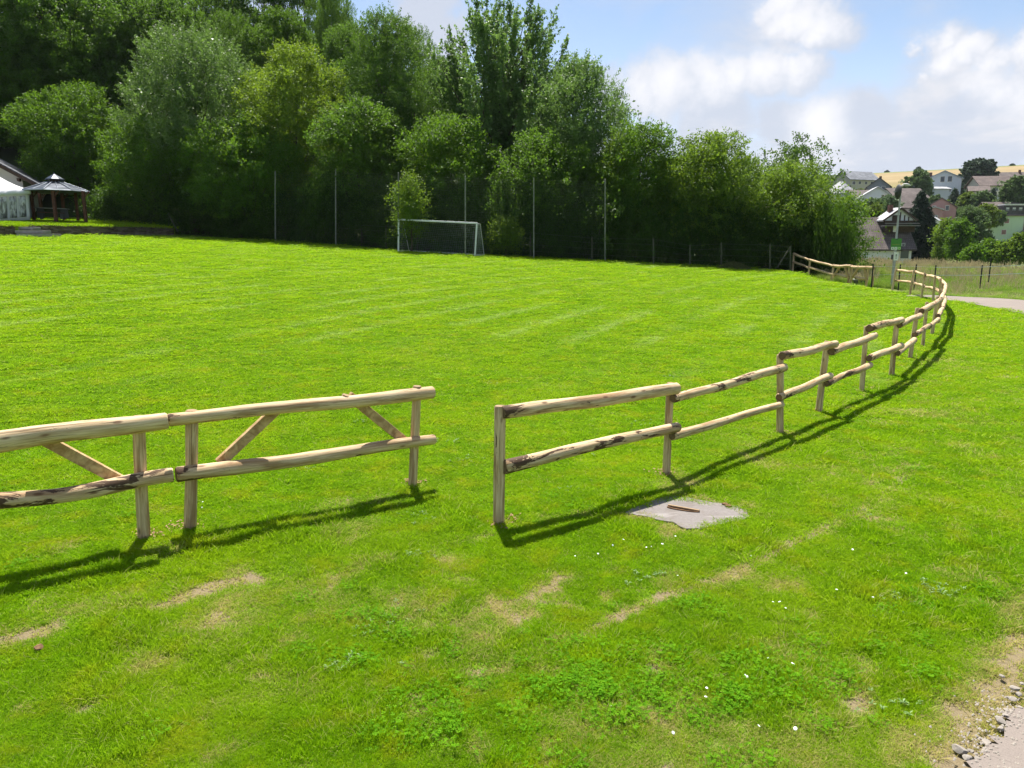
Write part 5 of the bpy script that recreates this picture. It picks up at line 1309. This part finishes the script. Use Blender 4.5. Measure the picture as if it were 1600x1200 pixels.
mb = MB(); mb.box((gx-.1, 1.2, z0-.65), (5.0, 1.9, .10)); mb.box((gx-.1, .6, z0-.3), (5.0, .06, .10)); mb.build('dormer_ledge', M['palestone'], hh_)
mb = MB(); mb.box((gx-.1, 1.5, z0-1.1), (4.3, .4, .9)); mb.build('dormer_front', M['darkwood'], hh_)
mb = MB(); mb.box((gx-.9, 1.25, z0-1.1), (.4, .12, .9)); mb.build('window', M['frame'], hh_)
mb = MB(); mb.box((gx-.9, 3.4, z0+zt+.15), (.6, .6, 1.1)); mb.build('chimney', M['brick'], hh_)
house('garage', 'dark roofed shed beside the half timbered house, half hidden by the hedge', 1370, 372, 124, 4.5, 5, 2.2, 1.0, -4, 'white', 'roofbrown', [], ov=.3)
# blue white modern house
Dm = 240; mh = house('house', 'modern cool white house with a blue grey roof, dark conifer before it', 1499, 305.5, Dm, 8, 9.5, 5.0, 2.3, 62, 'bluewhite', 'roofblue',
      [('l', 3.2, 4.9, 1.4, 2.0), ('l', 5.2, 4.9, 1.4, 2.0), ('l', 3.2, 1.6, 1.4, 1.3), ('f', 1.5, 4.2, 1.4, 1.2), ('f', 1.5, 1.4, 1.3, 1.2), ('l', 7, 1.6, 1.2, 1.2)], ov=.6)
house('house', 'grey boarded wing with a dark brown roof left of the modern white house', 1474, 309, 246, 10.5, 10, 4.7, 2.6, 14, 'greyboard', 'roofbrown', [('f', -1, 4.3, 1.2, 1)], ov=.5, chim=-2)
house('annexe', 'low white annexe below the grey boarded wing', 1471, 309, 232, 5.2, 4, 2.6, .6, 10, 'bluewhite', 'roofpale', [])
house('house', 'house with a red brown tiled roof right of the big dark round tree', 1556, 303, 225, 9.0, 8.5, 2.6, 2.7, -6, 'cream', 'roofred', [('f', -2.5, 1.4, 1.0, 1.0), ('f', 0, 1.4, 1.2, 1.2), ('f', 2.5, 1.4, 1.2, 1.2), ('f', 4, 1.3, 1, 1)], ov=.7)
house('house', 'dark roofed house with a chimney highest on the right, behind the red brown roof', 1583, 290, 290, 8.5, 8, 2.5, 2.6, -12, 'cream', 'roofbrown', [], chim=3)
house('shed', 'low shed with a pale brown roof left of the red brown tiled house', 1529, 306, 215, 4.6, 4, 1.4, 1.2, -25, 'cream', 'roofred', [])
house('pink_house', 'pink gabled house between the spruce and the leafy trees', 1490, 350, 165, 7.0, 5.8, 3.4, 1.9, 63, 'pink', 'roofbrown', [('l', 1.7, 3.3, .75, 1.1), ('l', 4.2, 3.3, .75, 1.1), ('l', 1.2, .9, .9, 1.0)], ov=.3)
house('annexe', 'small white roofed annexe left of the pink house', 1471, 351, 160, 3.4, 3, 3.0, .5, 60, 'pink', 'roofpale', [('l', 1.2, 1.5, .8, .9)], ov=.25)
house('house', 'small whitish house almost hidden among the bushes below the pink house', 1466, 365, 150, 3.0, 3, 2.4, 1.0, 50, 'white', 'roofpale', [('l', 1.2, 1.2, .7, .9)], ov=.2)
# green house
Dg = 180; q = F_(Dg); gh = house('green_house', 'pale green two storey house with dark roof at the right picture edge', 1590, 377, Dg, 13.0, 9, 39*q, 3.0, -3, 'green', 'roofbrown', [('f', -3.1, 30*q, 1.25, 1.25), ('f', -3.5, 13.5*q, 1.25, 1.25), ('f', 3.2, 30*q, 1.25, 1.25)], ov=.5, winm='blinds')
mb = MB(); x0 = (1563-1590)*q; x1 = 6.6; zd = 40*q; mb.box(((x0+x1)/2, 1.2, zd+1.0), (x1-x0, 2.6, 2.1)); dm = mb.build('dormer', M['roofdark'], gh)
mb = MB(); mb.box(((x0+x1)/2+.3, 1.2, zd+2.2), (x1-x0+.2, 3.2, .35)); mb.build('dormer_roof', M['frame'], gh)
for i in range(6):
    mf = MB(); mf.box((x0+1.0+i*1.5, -.12, zd+1.2), (.8, .08, .75)); wf_ = mf.build('dormer_window', M['roofgrey'], gh); mg = MB(); mg.box((x0+1.0+i*1.5, -.17, zd+1.35), (.65, .08, .3)); pg = mg.build('pane', M['frame'], gh); pg.parent = wf_
mb = MB(); mb.box((1.2, -.08, 19*q), (.55, .16, 38*q)); mb.build('corner_strip', M['blinds'], gh)
mb = MB(); mb.box((2.4, -1.1, 14.5*q), (3.4, 2.0, .3)); mb.build('balcony', M['frame'], gh)
mb = MB(); [mb.bar((-1.6+.5*i, -.9, .2+.35*i), (-1.6+.5*i, -.9, 1.2+.35*i), .06, .06) for i in range(8)]; mb.bar((-1.8, -.9, 1.1), (2.2, -.9, 3.7), .08, .1); mb.bar((-1.8, -.9, .1), (2.2, -.9, 2.7), .1, .25); mb.build('outside_stairs', M['crate'], gh)
mb = MB(); mb.tube([(-7.0, -.03, -1), (-7.0, -.03, 36*q)], .09, 6); mb.build('downpipe', M['blinds'], gh)
mb = MB(); mb.box((-.5, -.3, -.4), (13, .6, .9)); mb.build('plinth', M['palestone'], gh)
house('house', 'grey roofed house peeping out behind the green house at the right edge', 1604, 322, 205, 6, 7, 2.5, 2.4, 20, 'white', 'roofpale', [])
# leaning white post
pp = at(1551, 327, 190); pq = at(1554.5, 316, 190); mb = MB(); mb.bar(pp, pq, .5, .5); o = mb.build('white_chimney', M['white']); tag(o, 'slim white chimney standing up between the trees left of the green house', 'chimney')

# ================================================================ BACKGROUND TREES
def bt_(name, label, px, top, bot, hw, Y, kind, mat, seed, leaf, dens=1., base=.08, cat='tree', group=None):
    c = at(px, bot, Y); return T(name, label, px, top, hw*(1 if kind == 'spruce' else .82), Y, kind, mat, seed, base, leaf, dens, ground=c.z-.5, cat=cat, group=group)
bt_('round_tree', 'big dark round tree on the skyline above the red brown roof', 1531, 249, 300, 33, 290, 'round', 'fardark', 201, .75, .55)
bt_('round_tree', 'wide pale green tree above the mottled roof, left of the modern house', 1437, 268, 322, 25, 228, 'round', 'fargreen', 202, .6, .6)
bt_('spruce_tree', 'tall dark spruce right of the street lamp', 1441, 297, 406, 42, 126, 'spruce', 'spruce', 203, .42, 1.8, .02)
bt_('birch_tree', 'leafy yellow green tree between the spruce and the green house', 1484, 345, 402, 24, 118, 'shrub', 'elder', 204, .26, 1.4)
bt_('birch_tree', 'leafy grey green tree left of the green house', 1520, 326, 402, 30, 124, 'round', 'fargreen', 205, .26, 1.4)
bt_('birch_tree', 'dull green bush between the two leafy trees in front of the green house', 1502, 345, 404, 24, 113, 'shrub', 'hazel', 206, .24, 1.4)
bt_('round_tree', 'dense round olive green tree at the right edge above the green house', 1592, 277, 325, 24, 186, 'round', 'fargreen', 207, .45, .9)
bt_('laurel_bush', 'dark laurel bush in front of the green house foot', 1548, 378, 404, 24, 105, 'shrub', 'hazel', 208, .26, 1.2, cat='bush')
bt_('laurel_bush', 'dark yellowish bush at the right edge under the outside stairs', 1599, 368, 404, 18, 100, 'shrub', 'elder', 209, .26, 1.3, cat='bush')
bt_('laurel_bush', 'round bush below the foot of the green house, left of the stairs', 1574, 382, 404, 16, 102, 'shrub', 'elder', 228, .24, 1.2, cat='bush')
bt_('laurel_bush', 'low bush between the leafy tree and the laurel', 1522, 388, 404, 15, 98, 'shrub', 'hazel', 210, .22, 1.1, cat='bush')
bt_('cedar_tree', 'dark blue green conifer in front of the modern white house', 1493, 294, 320, 12, 222, 'spruce', 'fardark', 211, .5, 1.2)
bt_('willow_tree', 'pale grey green willow in front of the white gabled house', 1389, 311, 342, 20, 165, 'willow', 'farpale', 212, .42, .8)
bt_('round_tree', 'dark green tree right of the hedge end below the white gabled house', 1359, 314, 345, 24, 150, 'round', 'fargreen', 213, .42, .9)
bt_('yellow_bush', 'yellow green bush on the tip of the hedge left of the half timbered house', 1368, 322, 352, 12, 132, 'shrub', 'faryellow', 214, .36, .9, cat='bush')
bt_('garden_tree', 'small garden tree in front of the long beige house', 1347, 297, 311, 9, 262, 'round', 'faryellow', 215, .5, .8)
bt_('garden_tree', 'dark garden bush left of the long beige house', 1317, 290, 308, 14, 275, 'round', 'fardark', 216, .6, .6)
bt_('garden_tree', 'bright green tree below the big dark round tree', 1546, 281, 300, 14, 250, 'round', 'faryellow', 217, .5, .6)
bt_('conifer', 'slim dark conifer in front of the red brown roofed house', 1553, 294, 330, 9, 205, 'spruce', 'fardark', 218, .45, 1.2)
bt_('conifer', 'second smaller dark conifer left of the olive green tree', 1566, 304, 330, 9, 200, 'spruce', 'fardark', 219, .45, 1.1)
bt_('garden_tree', 'mid green tree below the red brown roofed house', 1536, 302, 345, 20, 192, 'round', 'fargreen', 220, .45, .8)
bt_('garden_tree', 'bright green bush above the dormer roof of the green house', 1543, 322, 352, 16, 170, 'round', 'faryellow', 221, .38, .8)
bt_('garden_tree', 'green tree between the modern house and the pink house', 1513, 304, 350, 18, 195, 'round', 'faryellow', 222, .45, .8)
bt_('garden_tree', 'greyish green tree right of the spruce top below the modern house', 1462, 308, 345, 12, 200, 'round', 'fargreen', 223, .42, .7)
bt_('garden_tree', 'bright bush below the white annexe', 1474, 315, 335, 10, 190, 'round', 'faryellow', 224, .42, .7)
bt_('skyline_tree', 'tiny dark conical tree alone on the skyline at the far right', 1582, 257, 267, 4.5, 560, 'round', 'fardark', 225, 1.0, .4)
bt_('skyline_tree', 'tiny round bush on the skyline above the long beige house', 1386, 267.5, 274, 3.2, 620, 'round', 'fardark', 226, 1.0, .4)
bt_('skyline_tree', 'small round tree on the skyline above the wide pale green tree', 1435.5, 262, 275, 5.5, 600, 'round', 'fardark', 227, 1.1, .4)
g_ = random.Random(4)
for i, (px, py) in enumerate([(1335, 322), (1372, 300), (1402, 335), (1444, 330), (1508, 322), (1525, 335), (1560, 340), (1450, 345), (1340, 340), (1575, 330), (1486, 372), (1535, 375), (1500, 300), (1412, 345), (1520, 310), (1395, 306), (1570, 309), (1500, 335), (1330, 350), (1350, 360), (1452, 318), (1366, 340), (1585, 300), (1448, 300), (1420, 300)]):
    Y = {0: 230}.get(i, np.interp(py, [300, 320, 340, 360, 380], [262, 215, 172, 145, 118])+6)
    T('village_shrub', 'small green garden shrub between the village houses', px, py-7-g_.random()*4, 9+g_.random()*6, float(Y), 'round', 'fargreen' if i % 3 else 'fardark', 240+i % 4, .05, .4, .6, ground=at(px, py+10, float(Y)).z, cat='bush', group='garden shrubs between the village houses', share=('vs', i % 4))

# ================================================================ SKY, SUN, CAMERA
SUN_EL, SUN_AZ = math.radians(63), math.radians(-8.5)      # azimuth from +Y towards +X
sd_ = Vector((math.sin(SUN_AZ)*math.cos(SUN_EL), math.cos(SUN_AZ)*math.cos(SUN_EL), math.sin(SUN_EL)))
sl = bpy.data.lights.new('sun', 'SUN'); sl.energy = SUN_E; sl.angle = math.radians(.53); sl.color = (1, .95, .87)
so = bpy.data.objects.new('sun', sl); COL.objects.link(so); so.rotation_euler = sd_.to_track_quat('Z', 'Y').to_euler(); so.location = (0, 0, 60)
W = bpy.data.worlds.new('World'); S.world = W; W.use_nodes = True; t = W.node_tree; t.nodes.clear()
class WN(NT):
    def __init__(s): s.t = t
w = WN(); out = w.n('ShaderNodeOutputWorld')
sky = w.n('ShaderNodeTexSky'); sky.sky_type = 'NISHITA'; sky.sun_disc = False; sky.sun_elevation = SUN_EL; sky.sun_rotation = SUN_AZ; sky.air_density = 1.0; sky.dust_density = .9; sky.ozone_density = 2.0
D0 = w.n('ShaderNodeTexCoord').outputs['Generated']
sep = w.n('ShaderNodeSeparateXYZ'); w.l(D0, sep.inputs[0])
zz_ = w.math('ADD', w.math('MAXIMUM', sep.outputs[2], 0.0), .26)
cb = w.n('ShaderNodeCombineXYZ'); w.l(w.math('DIVIDE', sep.outputs[0], zz_), cb.inputs[0]); w.l(w.math('DIVIDE', sep.outputs[1], zz_), cb.inputs[1])
cb.inputs[2].default_value = 3.7
n1 = w.noise(cb.outputs[0], 1.15, 9, .58, .5)
n2 = w.noise(cb.outputs[0], 4.2, 8, .62, .3)
def blob(px, py, rx, strength, soft=1.0):
    d = ray(px, py).normalized(); m_ = w.n('ShaderNodeVectorMath', operation='DISTANCE'); w.l(D0, m_.inputs[0]); m_.inputs[1].default_value = d
    return w.math('MULTIPLY', w.rng(m_.outputs['Value'], rx*(1-soft), rx, 1, 0), strength)
cov = w.math('ADD', w.math('MULTIPLY', w.math('SUBTRACT', n1, .5), 1.5), .54)
CL = [(1500, 70, .085, .30, .7), (1560, 130, .13, .26, .8), (1450, 60, .06, .20, .8), (1240, 25, .11, .22, 1), (1090, 130, .20, .16, 1), (1330, 190, .20, .17, 1), (1150, 250, .3, .10, 1), (640, 20, .16, .20, 1), (1500, 240, .26, .16, 1), (950, 180, .16, .12, 1), (1370, 70, .10, -.30, 1), (1560, 5, .10, -.32, 1), (1000, 40, .14, -.14, 1), (1230, 160, .05, -.08, 1), (880, 90, .08, -.10, 1), (560, 5, .07, -.16, 1)]
CL = [(x, y, r, s*(.45 if s > 0 else 1), k) for x, y, r, s, k in CL]
for q in CL: cov = w.math('ADD', cov, blob(q[0], q[1], q[2], q[3]*.8, q[4]))
cov = w.math('ADD', cov, w.math('MULTIPLY', w.math('SUBTRACT', n2, .5), .42))
mask = w.math('MULTIPLY', w.rng(cov, .42, .80, 0, 1), .90)
core = w.rng(w.math('ADD', cov, w.math('MULTIPLY', w.math('SUBTRACT', n2, .5), .6)), .60, 1.0, 0, 1)
cloudc = w.mix(core, (.80, .86, 1.0), (1.06, 1.05, 1.09))
bgs = w.n('ShaderNodeBackground'); hz = w.rng(sep.outputs[2], -.02, .30, .62, .0)
skc = w.mix(hz, sky.outputs[0], (7.0, 7.7, 9.6))
w.l(skc, bgs.inputs[0]); bgs.inputs[1].default_value = SKY_S
nv = w.n('ShaderNodeTexNoise'); nv.inputs['Scale'].default_value = 7; nv.inputs['Detail'].default_value = 9; nv.inputs['Roughness'].default_value = .62; w.l(D0, nv.inputs['Vector'])
vs_ = w.n('ShaderNodeVectorMath', operation='MULTIPLY_ADD'); w.l(nv.outputs['Color'], vs_.inputs[0]); vs_.inputs[1].default_value = (.13,)*3; w.l(D0, vs_.inputs[2])
D1 = vs_.outputs[0]; o1 = Vector((.065,)*3)
def puff(L, soft):
    v = None
    for px, py, r in L:
        d = ray(px, py).normalized()+o1; m_ = w.n('ShaderNodeVectorMath', operation='DISTANCE'); w.l(D1, m_.inputs[0]); m_.inputs[1].default_value = d
        q = w.rng(m_.outputs['Value'], r*(1-soft), r, 1, 0); v = q if v is None else w.math('MAXIMUM', v, q)
    return v
PF1 = [(1492, 62, .036), (1450, 75, .026), (1530, 85, .034), (1570, 112, .036), (1605, 100, .04), (1500, 100, .036), (1455, 130, .018), (1560, 150, .05), (1610, 160, .05), (1235, 8, .042), (1275, 15, .045), (1300, 32, .045), (1285, 52, .034), (1250, 30, .03), (1250, 110, .045), (1200, 112, .05), (1150, 120, .05), (1060, 150, .06), (1110, 130, .05), (1010, 150, .055), (1290, 200, .06), (1350, 195, .06), (1225, 200, .05), (950, 150, .05), (1440, 215, .07), (1380, 240, .08), (1120, 190, .08), (1540, 210, .08), (660, 10, .06), (700, 60, .05)]
pm = puff(PF1, .55); hi = puff([(x-6, y-7, r*.85) for x, y, r in PF1[:21]], .9)
cloudc = w.mix(w.math('MULTIPLY', hi, .9), cloudc, (1.30, 1.28, 1.30))
mask = w.math('MAXIMUM', mask, w.math('MULTIPLY', pm, .93))
bgc = w.n('ShaderNodeBackground'); w.l(cloudc, bgc.inputs[0]); bgc.inputs[1].default_value = CLOUD_S
mx = w.n('ShaderNodeMixShader'); w.l(mask, mx.inputs[0]); w.l(bgs.outputs[0], mx.inputs[1]); w.l(bgc.outputs[0], mx.inputs[2]); w.l(mx.outputs[0], out.inputs[0])

cd = bpy.data.cameras.new('camera'); co = bpy.data.objects.new('camera', cd); COL.objects.link(co)
cd.sensor_width = 36; cd.lens = 36*F/1600; cd.clip_start = .05; cd.clip_end = 6000
co.location = (0, 0, CZ); co.rotation_euler = (math.radians(90)-TH, 0, 0); S.camera = co
S.render.engine = 'CYCLES'; S.cycles.max_bounces = 6; S.cycles.diffuse_bounces = 3; S.cycles.transmission_bounces = 4; S.cycles.transparent_max_bounces = 6; S.cycles.glossy_bounces = 2
S.view_settings.view_transform = 'Standard'; S.view_settings.look = 'None'; S.view_settings.gamma = 1; S.view_settings.exposure = EXPO

def haze():
    mb = MB(); a, b = (-1500, -60, -12), (1900, 2350, 130)
    mb.box([(a[i]+b[i])/2 for i in range(3)], [b[i]-a[i] for i in range(3)])
    mt = bpy.data.materials.new('haze_air'); mt.use_nodes = True; t = mt.node_tree; t.nodes.clear(); o = t.nodes.new('ShaderNodeOutputMaterial'); v = t.nodes.new('ShaderNodeVolumePrincipled')
    v.inputs['Color'].default_value = (.86, .92, 1, 1); v.inputs['Density'].default_value = HAZE; v.inputs['Anisotropy'].default_value = .2; t.links.new(v.outputs[0], o.inputs['Volume'])
    o = mb.build('haze', mt); tag(o, 'thin summer haze in the air over the valley', kind='stuff')
if HAZE: haze()
